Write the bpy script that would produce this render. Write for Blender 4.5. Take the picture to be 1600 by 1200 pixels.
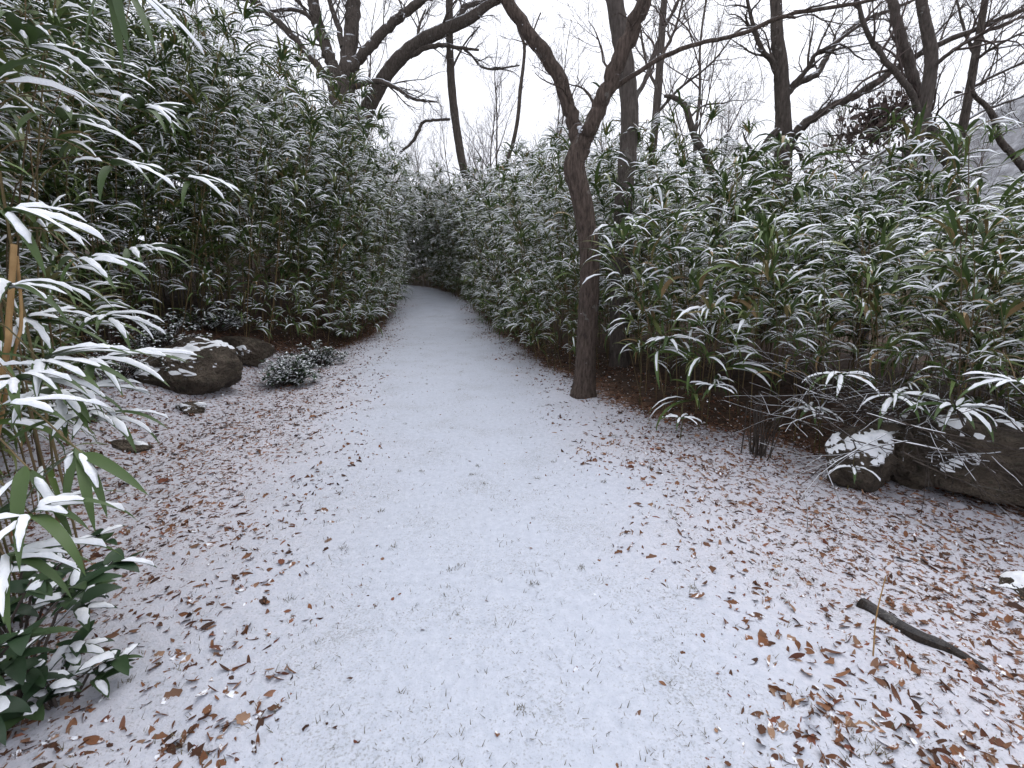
import bpy, math, random
import numpy as np
from mathutils import Vector, Matrix, Euler

scene = bpy.context.scene
for o in list(bpy.data.objects):
    bpy.data.objects.remove(o)
COL = scene.collection
R = math.radians

# ------------------------------------------------------------------ camera
FPX, PITCH, H = 711.0, R(13.4), 1.5          # focal length in px of the 1600 px photograph
cam_d = bpy.data.cameras.new('camera'); cam = bpy.data.objects.new('camera', cam_d); COL.objects.link(cam)
cam_d.sensor_width = 36.0; cam_d.lens = 36.0 * FPX / 1600.0
cam_d.clip_start = 0.05; cam_d.clip_end = 2000
cam.location = (0, 0, H); cam.rotation_euler = (math.pi / 2 - PITCH, 0, 0)
scene.camera = cam

# ------------------------------------------------------------------ overcast sky, soft sun, exposure
world = bpy.data.worlds.new('World'); scene.world = world; world.use_nodes = True
wn, wl = world.node_tree.nodes, world.node_tree.links
wn.clear()
sky = wn.new('ShaderNodeTexSky'); sky.sky_type = 'NISHITA'; sky.sun_disc = False
sky.sun_elevation = R(60); sky.sun_rotation = R(20); sky.air_density = 1.0; sky.dust_density = 6.0; sky.ozone_density = 1.0
hs = wn.new('ShaderNodeHueSaturation'); hs.inputs['Saturation'].default_value = 0.12; hs.inputs['Value'].default_value = 1.0
bg1 = wn.new('ShaderNodeBackground'); bg1.inputs[1].default_value = 0.05
bg2 = wn.new('ShaderNodeBackground'); bg2.inputs[1].default_value = 1.0
tc = wn.new('ShaderNodeTexCoord'); ns = wn.new('ShaderNodeTexNoise')
ns.inputs['Scale'].default_value = 2.2; ns.inputs['Detail'].default_value = 4
rmp = wn.new('ShaderNodeValToRGB')
rmp.color_ramp.elements[0].position = 0.3; rmp.color_ramp.elements[0].color = (0.59, 0.61, 0.70, 1)
rmp.color_ramp.elements[1].position = 0.7; rmp.color_ramp.elements[1].color = (0.70, 0.72, 0.80, 1)
add = wn.new('ShaderNodeAddShader'); wo = wn.new('ShaderNodeOutputWorld')
wl.new(sky.outputs[0], hs.inputs['Color']); wl.new(hs.outputs[0], bg1.inputs[0])
wl.new(tc.outputs['Generated'], ns.inputs['Vector']); wl.new(ns.outputs['Fac'], rmp.inputs[0]); wl.new(rmp.outputs[0], bg2.inputs[0])
wl.new(bg1.outputs[0], add.inputs[0]); wl.new(bg2.outputs[0], add.inputs[1]); wl.new(add.outputs[0], wo.inputs['Surface'])

sun_d = bpy.data.lights.new('sun', 'SUN'); sun_d.energy = 0.7; sun_d.angle = R(70); sun_d.color = (1.0, 0.985, 0.96)
sun = bpy.data.objects.new('sun', sun_d); COL.objects.link(sun)
sun.rotation_euler = (R(25), 0, R(-160)); sun.location = (0, 0, 20)
vs = scene.view_settings
vs.view_transform = 'Standard'; vs.look = 'None'; vs.gamma = 1; vs.exposure = 0.45; vs.use_curve_mapping = False
scene.render.engine = 'CYCLES'
cy = scene.cycles
cy.max_bounces = 4; cy.diffuse_bounces = 3; cy.glossy_bounces = 2; cy.transmission_bounces = 2; cy.transparent_max_bounces = 4
cy.use_denoising = True; cy.use_adaptive_sampling = True; cy.adaptive_threshold = 0.03; cy.volume_bounces = 0

# ------------------------------------------------------------------ helpers
def at(px, py, Y):
    """point seen at a pixel of the photograph, at world distance Y down the path"""
    yv = -(py - 600) / FPX
    t = Y / (math.cos(PITCH) + yv * math.sin(PITCH))
    return Vector(((px - 800) / FPX * t, Y, H + (-math.sin(PITCH) + yv * math.cos(PITCH)) * t))
def depth_at(py, Y):
    yv = -(py - 600) / FPX
    return Y / (math.cos(PITCH) + yv * math.sin(PITCH))

_tab = np.random.RandomState(7).rand(256, 256)
def vnoise(x, y, sc=1.0):
    x = np.asarray(x, float) * sc; y = np.asarray(y, float) * sc
    xi = np.floor(x).astype(int); yi = np.floor(y).astype(int)
    fx = x - xi; fy = y - yi
    fx = fx * fx * (3 - 2 * fx); fy = fy * fy * (3 - 2 * fy)
    a = _tab[xi & 255, yi & 255]; b = _tab[(xi + 1) & 255, yi & 255]
    c = _tab[xi & 255, (yi + 1) & 255]; d = _tab[(xi + 1) & 255, (yi + 1) & 255]
    return (a * (1 - fx) + b * fx) * (1 - fy) + (c * (1 - fx) + d * fx) * fy
def sstep(t):
    t = np.clip(t, 0, 1); return t * t * (3 - 2 * t)

# borders, world x as a function of y (distance down the path)
PLy = [-3, 0, 1.6, 3, 5, 8, 12, 18, 22, 26, 31];  PLx = [-1.0, -1.0, -1.05, -1.25, -1.65, -2.35, -3.1, -4.0, -5.2, -8.0, -14]   # snow path, left edge
PRy = [-3, 0, 1.6, 3, 5, 8, 12, 18, 22, 26, 31];  PRx = [0.95, 0.95, 0.9, 0.8, 0.55, 0.0, -0.75, -1.9, -3.4, -6.2, -11]        # snow path, right edge
BLy = [-3, 0, 1.5, 2.5, 4.5, 6.5, 8.5, 10, 12, 16, 20, 24, 28, 33]
BLx = [-3.3, -3.3, -3.6, -4.0, -4.6, -4.55, -3.9, -3.5, -3.5, -4.0, -4.7, -6.5, -11, -18]                                    # bamboo, left front row
BRy = [-3, 0, 2.4, 3.3, 4.0, 4.7, 5.5, 7.7, 12, 18, 22, 26, 30.5, 36]
BRx = [3.9, 3.8, 3.35, 2.9, 2.35, 1.5, 1.0, 0.35, -0.6, -1.8, -3.3, -6.0, -10.5, -18]                                          # bamboo, right front row
GLy = [-3, 0, 2, 4, 6, 9, 12, 18, 22, 26, 33]; GLx = [-1.9, -1.9, -2.3, -3.0, -3.4, -3.6, -3.75, -4.2, -4.9, -7.2, -18]       # foot of the left bank
f_pl = lambda y: np.interp(y, PLy, PLx)
f_pr = lambda y: np.interp(y, PRy, PRx)
f_bl = lambda y: np.interp(y, BLy, BLx)
f_br = lambda y: np.interp(y, BRy, BRx)
def gz0(x, y):
    x = np.asarray(x, float); y = np.asarray(y, float)
    z = np.where(y < 11, 0, np.where(y < 16, 0.0088 * (y - 11) ** 2, 0.22 + 0.088 * (y - 16)))
    z = np.where(y > 24, 0.924 + 0.03 * np.minimum(y - 24, 30), z)
    d = np.interp(y, GLy, GLx) - x
    amp = np.interp(y, [0, 2.5, 6, 12, 30], [0.12, 0.28, 0.72, 0.9, 1.0])
    z = z + amp * sstep(d / 1.8) + 0.22 * np.clip(d - 1.8, 0, 6) * np.clip(y / 6, 0, 1)
    d = x - f_br(y)
    z = z + 0.10 * sstep(d / 2) + 0.10 * np.clip(d - 1, 0, 6) * sstep((y - 8) / 8)
    return z
def litter(x, y):
    """0 on the trodden path, 1 in the leafy border"""
    a = sstep((f_pl(y) + 0.65 - x + 0.5 * (vnoise(x, y, 1.3) - .5)) / 1.7)
    b = sstep((x - f_pr(y) + 0.70 + 0.5 * (vnoise(x + 40, y, 1.3) - .5)) / 1.8)
    return np.maximum(a, b)
def gz(x, y):
    l = litter(x, y)
    m = 0.030 * (vnoise(x, y, 2.1) - .5) + (0.006 + 0.022 * l) * (vnoise(x, y, 9.0) - .5) + (0.004 + 0.014 * l) * (vnoise(x, y, 23.0) - .5)
    return gz0(x, y) + m
def gzf(x, y): return float(gz(np.array([x]), np.array([y]))[0])

def setp(o, label=None, cat=None, group=None, kind=None):
    if label: o['label'] = label
    if cat: o['category'] = cat
    if group: o['group'] = group
    if kind: o['kind'] = kind
    return o
def link(o, parent=None):
    COL.objects.link(o)
    if parent is not None: o.parent = parent
    return o
def empty(name, loc=(0, 0, 0), rot=(0, 0, 0), scale=1.0):
    o = bpy.data.objects.new(name, None); o.empty_display_size = 0.1
    o.location = loc; o.rotation_euler = rot; o.scale = (scale,) * 3
    COL.objects.link(o); return o

class MB:
    """mesh builder: quads only, with a material index and a random number per vertex"""
    def __init__(s): s.v = []; s.f = []; s.m = []; s.r = []; s.n = 0
    def add(s, v, f, mat=0, rnd=0.0):
        v = np.asarray(v, np.float32); f = np.asarray(f, np.int32)
        s.v.append(v); s.f.append(f + s.n); s.m.append(np.full(len(f), mat, np.int32))
        s.r.append(np.full(len(v), rnd, np.float32) if np.isscalar(rnd) else np.asarray(rnd, np.float32)); s.n += len(v)
    def merge(s, o, mtx=None):
        for v, f, m, r in o.pieces():
            if mtx is not None: v = v @ np.array(mtx.to_3x3()).T + np.array(mtx.translation)
            s.v.append(v.astype(np.float32)); s.f.append(f + s.n); s.m.append(m); s.r.append(r); s.n += len(v)
    def pieces(s):
        if s.n: yield np.concatenate(s.v), np.concatenate(s.f), np.concatenate(s.m), np.concatenate(s.r)
    def mesh(s, name, mats, smooth=True):
        me = bpy.data.meshes.new(name)
        for m in mats: me.materials.append(m)
        if not s.n: return me
        v = np.concatenate(s.v); f = np.concatenate(s.f); m = np.concatenate(s.m); r = np.concatenate(s.r)
        me.vertices.add(len(v)); me.vertices.foreach_set('co', v.ravel())
        me.loops.add(f.size); me.loops.foreach_set('vertex_index', f.ravel())
        me.polygons.add(len(f)); me.polygons.foreach_set('loop_start', np.arange(0, f.size, 4, dtype=np.int32))
        me.polygons.foreach_set('loop_total', np.full(len(f), 4, np.int32))
        me.polygons.foreach_set('material_index', m)
        me.polygons.foreach_set('use_smooth', np.full(len(f), smooth))
        a = me.attributes.new('rnd', 'FLOAT', 'POINT'); a.data.foreach_set('value', r)
        me.update(calc_edges=True); me.validate()
        return me
    def obj(s, name, mats, parent=None, smooth=True):
        return link(bpy.data.objects.new(name, s.mesh(name, mats, smooth)), parent)

def tube_geo(P, rad, sides=5, closed_tip=True, rng=None, rough=0.0):
    P = np.asarray(P, float); n = len(P); rad = np.asarray(rad, float)
    T = np.gradient(P, axis=0); T /= np.linalg.norm(T, axis=1)[:, None] + 1e-9
    ref = np.array([0.31, 0.83, 0.11]) if abs(T[0] @ np.array([0.31, 0.83, 0.11])) < 0.85 else np.array([0.9, -0.2, 0.1])
    U = np.cross(T, ref); U /= np.linalg.norm(U, axis=1)[:, None] + 1e-9
    V = np.cross(T, U)
    a = np.arange(sides) * 2 * math.pi / sides
    rr = rad[:, None] * np.ones((1, sides))
    if rough and rng is not None: rr = rr * (1 + rough * (rng.rand(n, sides) - .5))
    v = P[:, None, :] + rr[..., None] * (np.cos(a)[None, :, None] * U[:, None, :] + np.sin(a)[None, :, None] * V[:, None, :])
    v = v.reshape(-1, 3)
    i = np.arange(n - 1)[:, None] * sides; j = np.arange(sides)[None, :]; j2 = (j + 1) % sides
    f = np.stack([i + j, i + j2, i + sides + j2, i + sides + j], -1).reshape(-1, 4)
    return v, f
def catmull(P, per=5):
    P = np.asarray(P, float)
    Q = np.vstack([2 * P[0] - P[1], P, 2 * P[-1] - P[-2]]); out = []
    for k in range(1, len(Q) - 2):
        p0, p1, p2, p3 = Q[k - 1], Q[k], Q[k + 1], Q[k + 2]
        for t in np.linspace(0, 1, per, endpoint=False):
            out.append(.5 * (2 * p1 + (p2 - p0) * t + (2 * p0 - 5 * p1 + 4 * p2 - p3) * t * t + (3 * p1 - p0 - 3 * p2 + p3) * t ** 3))
    out.append(Q[-2]); return np.array(out)

# ------------------------------------------------------------------ materials
def newmat(name):
    m = bpy.data.materials.new(name); m.use_nodes = True
    nt = m.node_tree; b = nt.nodes['Principled BSDF']; b.inputs['Roughness'].default_value = 0.75
    b.inputs['Specular IOR Level'].default_value = 0.25
    return m, nt, b
def N(nt, t, **kw):
    n = nt.nodes.new(t)
    for k, v in kw.items(): setattr(n, k, v)
    return n
def ramp(nt, fac, stops):
    r = N(nt, 'ShaderNodeValToRGB'); cr = r.color_ramp
    while len(cr.elements) < len(stops): cr.elements.new(0.5)
    for e, (p, c) in zip(cr.elements, stops): e.position = p; e.color = (*c, 1)
    nt.links.new(fac, r.inputs[0]); return r.outputs[0]
def noise(nt, scale, detail=4, coord='Object', rough=.55, vec=None):
    n = N(nt, 'ShaderNodeTexNoise'); n.inputs['Scale'].default_value = scale; n.inputs['Detail'].default_value = detail
    n.inputs['Roughness'].default_value = rough
    if vec is None:
        t = N(nt, 'ShaderNodeTexCoord'); vec = t.outputs[coord]
    nt.links.new(vec, n.inputs['Vector']); return n.outputs['Fac']
def math_n(nt, op, a, b=None, c=None, clamp=False):
    n = N(nt, 'ShaderNodeMath', operation=op); n.use_clamp = clamp
    for i, x in enumerate((a, b, c)):
        if x is None: continue
        if isinstance(x, (int, float)): n.inputs[i].default_value = x
        else: nt.links.new(x, n.inputs[i])
    return n.outputs[0]
def mix(nt, fac, a, b):
    n = N(nt, 'ShaderNodeMix', data_type='RGBA')
    for s, x in ((n.inputs[0], fac), (n.inputs[6], a), (n.inputs[7], b)):
        if isinstance(x, (int, float)): s.default_value = x
        elif isinstance(x, tuple): s.default_value = (*x, 1)
        else: nt.links.new(x, s)
    return n.outputs[2]
def bump(nt, b, h, dist=0.01, strength=0.6):
    n = N(nt, 'ShaderNodeBump'); n.inputs['Distance'].default_value = dist; n.inputs['Strength'].default_value = strength
    nt.links.new(h, n.inputs['Height']); nt.links.new(n.outputs[0], b.inputs['Normal'])
def attr(nt, name='rnd'):
    a = N(nt, 'ShaderNodeAttribute', attribute_name=name); return a.outputs['Fac']
SNOW = (0.80, 0.825, 0.875)

def m_snow():
    m, nt, b = newmat('snow'); n = noise(nt, 60, 3)
    nt.links.new(ramp(nt, n, [(0.3, (0.79, 0.82, 0.86)), (0.65, (0.87, 0.885, 0.91))]), b.inputs['Base Color'])
    b.inputs['Roughness'].default_value = .9; bump(nt, b, noise(nt, 150, 3), .004, .6); return m
def m_leaf(name, stops, dead=True):
    m, nt, b = newmat(name); rn = attr(nt)
    c = ramp(nt, rn, stops)
    n = noise(nt, 30, 3)
    c = mix(nt, math_n(nt, 'MULTIPLY', n, .28), c, (0.02, 0.035, 0.015))
    nt.links.new(c, b.inputs['Base Color']); b.inputs['Roughness'].default_value = .5; b.inputs['Specular IOR Level'].default_value = .35
    return m
def m_bark(name, dark, light, snow_amt=.5, scale=9):
    m, nt, b = newmat(name)
    t = N(nt, 'ShaderNodeTexCoord'); mp = N(nt, 'ShaderNodeMapping'); mp.inputs['Scale'].default_value = (3, 3, .7)
    nt.links.new(t.outputs['Object'], mp.inputs['Vector'])
    n1 = noise(nt, scale, 8, vec=mp.outputs[0], rough=.65); n2 = noise(nt, 5, 5, rough=.6)
    c = ramp(nt, n1, [(.3, dark), (.7, light)])
    lich = math_n(nt, 'GREATER_THAN', n2, .64)
    c = mix(nt, math_n(nt, 'MULTIPLY', lich, .5), c, (.20, .19, .17))
    g = N(nt, 'ShaderNodeNewGeometry'); sx = N(nt, 'ShaderNodeSeparateXYZ'); nt.links.new(g.outputs['True Normal'], sx.inputs[0])
    up = math_n(nt, 'MULTIPLY', math_n(nt, 'SUBTRACT', math_n(nt, 'ADD', sx.outputs[2], math_n(nt, 'MULTIPLY', n2, .9)), 1.22 - .25 * snow_amt), 6, clamp=True)
    c = mix(nt, math_n(nt, 'MULTIPLY', up, min(1, snow_amt * 1.5)), c, SNOW)     # snow lying on the upper side of limbs
    nt.links.new(c, b.inputs['Base Color']); b.inputs['Roughness'].default_value = .9
    bump(nt, b, n1, .045, 1.0); return m
def m_rock():
    m, nt, b = newmat('rock')
    n1 = noise(nt, 4, 8, rough=.65); n2 = noise(nt, 22, 6)
    c = ramp(nt, n1, [(.3, (.040, .032, .026)), (.5, (.11, .088, .066)), (.72, (.21, .17, .13))])
    c = mix(nt, math_n(nt, 'MULTIPLY', math_n(nt, 'GREATER_THAN', n2, .62), .5), c, (.06, .065, .04))
    nt.links.new(c, b.inputs['Base Color']); bump(nt, b, math_n(nt, 'ADD', n1, math_n(nt, 'MULTIPLY', n2, .8)), .16, 1.0); return m
def m_fallen():
    m, nt, b = newmat('dead_leaf')
    oi = N(nt, 'ShaderNodeObjectInfo')
    v = math_n(nt, 'FRACT', math_n(nt, 'ADD', attr(nt), oi.outputs['Random']))
    c = ramp(nt, v, [(0, (.05, .026, .017)), (.2, (.27, .115, .052)), (.34, (.04, .022, .016)), (.46, (.30, .145, .075)), (.6, (.14, .066, .038)), (.76, (.42, .27, .175)), (.9, (.24, .078, .044)), (1, (.09, .045, .028))])
    c = mix(nt, math_n(nt, 'MULTIPLY', noise(nt, 45, 3), .6), c, (.05, .022, .014))
    g = N(nt, 'ShaderNodeNewGeometry'); n = noise(nt, 26, 3, vec=g.outputs['Position'])
    c = mix(nt, math_n(nt, 'MULTIPLY', math_n(nt, 'SUBTRACT', n, .575), 14, clamp=True), c, SNOW)   # dusting of snow
    nt.links.new(c, b.inputs['Base Color']); return m
def m_ground():
    m, nt, b = newmat('snow_ground')
    lit = attr(nt, 'litter'); soil_shade = attr(nt, 'soil_shade')
    fine = noise(nt, 95, 5, rough=.7); mid = noise(nt, 26, 5, rough=.65); big = noise(nt, 2.2, 4)
    t = N(nt, 'ShaderNodeTexCoord'); vor = N(nt, 'ShaderNodeTexVoronoi'); vor.inputs['Scale'].default_value = 22; vor.inputs['Randomness'].default_value = 1
    nt.links.new(t.outputs['Object'], vor.inputs['Vector'])
    snow = ramp(nt, mid, [(.3, (.45, .485, .56)), (.7, (.555, .585, .66))])
    snow = mix(nt, math_n(nt, 'MULTIPLY', lit, math_n(nt, 'MULTIPLY', mid, .55)), snow, (.66, .545, .52))     # leaf colour through thin snow
    # grass tips and grit breaking through the thin snow of the path
    p = math_n(nt, 'MULTIPLY', math_n(nt, 'SUBTRACT', math_n(nt, 'ADD', fine, math_n(nt, 'MULTIPLY', big, .40)), .745), 8, clamp=True)
    c = mix(nt, math_n(nt, 'MULTIPLY', p, .6), snow, (.22, .22, .21))
    # wet leaf litter showing between snow in the border
    q = math_n(nt, 'ADD', math_n(nt, 'MULTIPLY', lit, .215), math_n(nt, 'MULTIPLY', soil_shade, .30))
    q = math_n(nt, 'MULTIPLY', math_n(nt, 'SUBTRACT', math_n(nt, 'ADD', math_n(nt, 'ADD', math_n(nt, 'MULTIPLY', mid, .75), math_n(nt, 'MULTIPLY', fine, .25)), q), .735), 22, clamp=True)
    lc = N(nt, 'ShaderNodeHueSaturation')
    brown = mix(nt, vor.outputs['Color'], (.05, .026, .017), (.21, .105, .062))
    n2 = N(nt, 'ShaderNodeSeparateColor'); nt.links.new(vor.outputs['Color'], n2.inputs[0])
    brown = ramp(nt, n2.outputs[0], [(0, (.05, .03, .022)), (.5, (.15, .078, .05)), (1, (.30, .16, .10))])
    brown = mix(nt, math_n(nt, 'MULTIPLY', soil_shade, .8), brown, (.030, .022, .016))     # humus under the canes, with the thicket's shade put into its colour
    c = mix(nt, q, c, brown)
    nt.links.new(c, b.inputs['Base Color']); b.inputs['Roughness'].default_value = .9
    h = math_n(nt, 'ADD', math_n(nt, 'MULTIPLY', mid, .6), math_n(nt, 'MULTIPLY', fine, .35))
    h = math_n(nt, 'SUBTRACT', h, math_n(nt, 'MULTIPLY', q, .35))
    bump(nt, b, h, .03, .55); return m
def m_plain(name, c1, c2, scale=12, rough=.8):
    m, nt, b = newmat(name)
    nt.links.new(ramp(nt, noise(nt, scale, 5), [(.3, c1), (.7, c2)]), b.inputs['Base Color']); b.inputs['Roughness'].default_value = rough
    return m
def m_culm():
    m, nt, b = newmat('bamboo_culm')
    oi = N(nt, 'ShaderNodeObjectInfo')
    c = ramp(nt, oi.outputs['Random'], [(0, (.10, .095, .035)), (.4, (.17, .13, .055)), (.7, (.24, .165, .08)), (1, (.09, .06, .035))])
    c = mix(nt, math_n(nt, 'MULTIPLY', noise(nt, 14, 4), .7), c, (.05, .04, .022))
    nt.links.new(c, b.inputs['Base Color']); b.inputs['Roughness'].default_value = .5; return m

M_SNOW = m_snow()
GREEN = [(0, (.045, .080, .022)), (.35, (.078, .128, .032)), (.7, (.115, .165, .042)), (.88, (.16, .175, .055)), (.92, (.26, .19, .08)), (1, (.32, .20, .10))]
M_LEAF = m_leaf('bamboo_leaf', GREEN)
M_BROAD = m_leaf('evergreen_leaf', [(0, (.018, .040, .020)), (.6, (.030, .062, .026)), (1, (.050, .085, .032))])
M_CULM = m_culm()
M_BARK = m_bark('bark_dark', (.034, .028, .024), (.14, .115, .098), .8)
M_BARK2 = m_bark('bark_brown', (.030, .022, .018), (.16, .12, .098), .4, 13)
M_BARKG = m_bark('bark_grey', (.05, .042, .037), (.15, .125, .11), .45)
M_TWIG = m_plain('twig_bark', (.06, .045, .04), (.13, .10, .09), 5)
M_ROCK = m_rock(); M_FALLEN = m_fallen(); M_GROUND = m_ground()
M_STAKE = m_plain('dry_cane', (.26, .15, .06), (.42, .27, .12), 14, .6)
M_GRASS = m_plain('grass_tip', (.06, .055, .035), (.20, .17, .11), 40)
M_LOG = m_bark('rotten_bark', (.018, .015, .013), (.07, .055, .045), .05, 16)

# ------------------------------------------------------------------ ground
def build_ground():
    ys = [-4.0]
    while ys[-1] < 700: ys.append(ys[-1] + (0.30 if ys[-1] < .6 else max(0.028, 0.0115 * abs(ys[-1]))))
    ys = np.array(ys)
    half = [0.0]
    while half[-1] < 700: half.append(half[-1] + (0.032 if half[-1] < 3.6 else 0.032 + (half[-1] - 3.6) * .045))
    xs = np.array([-h for h in half[:0:-1]] + half)
    X, Y = np.meshgrid(xs, ys)
    Z = gz(X, Y)
    far = sstep((np.hypot(X, Y) - 40) / 60)
    Z = Z * (1 - far) + 1.5 * far
    nx, ny = len(xs), len(ys)
    i = np.arange(ny - 1)[:, None] * nx; j = np.arange(nx - 1)[None, :]
    f = np.stack([i + j, i + j + 1, i + nx + j + 1, i + nx + j], -1).reshape(-1, 4)
    mb = MB(); mb.add(np.stack([X, Y, Z], -1).reshape(-1, 3), f)
    o = mb.obj('ground', [M_GROUND])
    L = litter(X, Y).ravel().astype(np.float32)
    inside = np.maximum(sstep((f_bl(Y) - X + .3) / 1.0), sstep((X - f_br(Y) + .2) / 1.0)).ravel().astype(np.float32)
    for nm, val in (('litter', L), ('soil_shade', inside)):
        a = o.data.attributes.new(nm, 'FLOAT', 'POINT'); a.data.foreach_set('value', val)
    setp(o, 'snow dusted ground with a trodden path and leafy borders', kind='structure')
build_ground()

def build_hill():
    az = np.linspace(R(8), R(110), 420); rr = np.linspace(90, 420, 200)
    A, D = np.meshgrid(az, rr)
    X = D * np.sin(A); Y = D * np.cos(A)
    Z = 60 * np.exp(-.5 * (np.hypot(X - 205, Y - 108) / 88) ** 2)
    Z *= sstep((D - 92) / 60)
    Z += 6 * (vnoise(X, Y, .02) - .5) * sstep(Z / 10) + (2.6 * (vnoise(X, Y, .17) - .5) + 3.2 * (vnoise(X, Y, .42) - .5)) * sstep(Z / 6) + 1.2 - 3 * (D < 93)
    nx, ny = len(az), len(rr)
    i = np.arange(ny - 1)[:, None] * nx; j = np.arange(nx - 1)[None, :]
    f = np.stack([i + j, i + j + 1, i + nx + j + 1, i + nx + j], -1).reshape(-1, 4)
    m, nt, b = newmat('wooded_hill')
    c = ramp(nt, noise(nt, .35, 9, rough=.8), [(.36, (.13, .13, .138)), (.5, (.22, .223, .238)), (.66, (.36, .37, .39))])
    nt.links.new(c, b.inputs['Base Color']); b.inputs['Roughness'].default_value = 1
    mb = MB(); mb.add(np.stack([X, Y, Z], -1).reshape(-1, 3), f)
    setp(mb.obj('hill', [m]), 'hazy grey wooded hill under snow beyond the trees', kind='structure')
build_hill()

# ------------------------------------------------------------------ bamboo: leaf, spray, plant
def leaf_geo(rng, L, w, az, el, droop, org=(0, 0, 0), n=6, snow=True, roll=0.0, snow_from=.04, snow_to=.9, thick=.007):
    """one lance-shaped leaf that arches over and droops; returns leaf and snow geometry"""
    t = np.linspace(0, 1, n + 1)
    ang = el - droop * t ** 1.25
    side = rng.uniform(-.25, .25)
    dx = np.cos(ang) * np.cos(side * t); dz = np.sin(ang); dy = np.cos(ang) * np.sin(side * t)
    st = L / n
    cx = np.concatenate([[0], np.cumsum((dx[:-1] + dx[1:]) / 2) * st])
    cz = np.concatenate([[0], np.cumsum((dz[:-1] + dz[1:]) / 2) * st])
    cyy = np.concatenate([[0], np.cumsum((dy[:-1] + dy[1:]) / 2) * st])
    prof = np.clip(np.minimum(t / .16, 1) ** .7 * (1 - t ** 2.6) ** .9, .03, 1)
    hw = .5 * w * prof
    fold = .22
    nxv = -np.sin(ang); nzv = np.cos(ang)                     # upward normal in the leaf's plane
    def row(sgn, up, k=1.0):
        return np.stack([cx + nxv * up, cyy + sgn * hw * k * math.cos(roll), cz + nzv * up + sgn * hw * k * math.sin(roll)], -1)
    rows = np.stack([row(-1, hw * fold), row(0, 0 * hw), row(1, hw * fold)], 1)   # (n+1,3,3)
    ca, sa = math.cos(az), math.sin(az); RZ = np.array([[ca, -sa, 0], [sa, ca, 0], [0, 0, 1]])
    v = rows.reshape(-1, 3) @ RZ.T + np.array(org)
    i = np.arange(n)[:, None] * 3; j = np.arange(2)[None, :]
    f = np.stack([i + j, i + j + 1, i + j + 4, i + j + 3], -1).reshape(-1, 4)
    sv = sf = None
    if snow:
        k = .60 + .42 * rng.rand(n + 1); th = thick * (.6 + .8 * rng.rand(n + 1))
        cover = ((t >= snow_from) & (t <= snow_to)); cover &= (ang > R(-68))
        idx = np.where(cover)[0]
        if len(idx) >= 3:
            a, b = idx[0], idx[-1]; sl = slice(a, b + 1)
            th[a] *= .25; th[b] *= .25; k[a] *= .35; k[b] *= .35; k[a + 1] *= .9; k[b - 1] *= .85
            e = .0012
            r3 = np.stack([row(-1, hw * fold * k + e, k)[sl], row(-.45, th + hw * fold * .4, k)[sl], row(.45, th + hw * fold * .4, k)[sl], row(1, hw * fold * k + e, k)[sl]], 1)
            m = b - a
            sv = r3.reshape(-1, 3) @ RZ.T + np.array(org)
            i = np.arange(m)[:, None] * 4; j = np.arange(3)[None, :]
            sf = np.stack([i + j, i + j + 1, i + j + 5, i + j + 4], -1).reshape(-1, 4)
    return v, f, sv, sf

def make_spray(seed, radial=False, nl=6, Lr=(.28, .48), snow_p=.82):
    """a side branch along +x with its fan of leaves; material 0 leaf, 1 snow, 2 stem"""
    rng = np.random.RandomState(seed); mb = MB()
    bl = rng.uniform(.10, .24) if not radial else .10
    up = rng.uniform(.2, .6) if not radial else 1.45
    P = np.array([[0, 0, 0], [bl * .5 * math.cos(up), 0, bl * .5 * math.sin(up)], [bl * math.cos(up * .8), rng.uniform(-.02, .02), bl * math.sin(up * .8)]])
    v, f = tube_geo(P, [.0028, .0024, .0018], 3); mb.add(v, f, 2)
    for k in range(nl):
        t = 1 - .45 * (k / nl) * rng.rand()
        org = P[1] + (P[2] - P[1]) * max(0, (t - .5) * 2)
        az = (k / nl) * 2 * math.pi + rng.uniform(-.4, .4) if radial else rng.normal(0, .6)
        L = rng.uniform(*Lr); w = L * rng.uniform(.066, .09)
        v, f, sv, sf = leaf_geo(rng, L, w, az, rng.uniform(R(0), R(55)), rng.uniform(R(65), R(130)), org, snow=rng.rand() < snow_p,
                                roll=rng.normal(0, .3), snow_from=rng.choice([.04, .04, .2]), snow_to=rng.choice([.75, .88, .97]), thick=rng.uniform(.006, .013))
        mb.add(v, f, 0, rng.rand())
        if sv is not None: mb.add(sv, sf, 1)
    return mb
FINE, LARGE = (.20, .37), (.27, .48)
SPRAY_MB = ([make_spray(100 + i, nl=6 + i % 4, Lr=FINE) for i in range(12)] + [make_spray(150 + i, True, 8 + i % 3, Lr=FINE) for i in range(5)] +
            [make_spray(200 + i, nl=5 + i % 4, Lr=LARGE) for i in range(12)] + [make_spray(250 + i, True, 7 + i % 3, Lr=LARGE) for i in range(5)] +
            [make_spray(270 + i, nl=5 + i % 4, Lr=FINE, snow_p=.22) for i in range(8)] + [make_spray(290 + i, nl=5 + i % 3, Lr=LARGE, snow_p=.25) for i in range(6)])   # sheltered sprays
SPRAY_ME = [m.mesh('leaf_spray', [M_LEAF, M_SNOW, M_CULM]) for m in SPRAY_MB]

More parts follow.
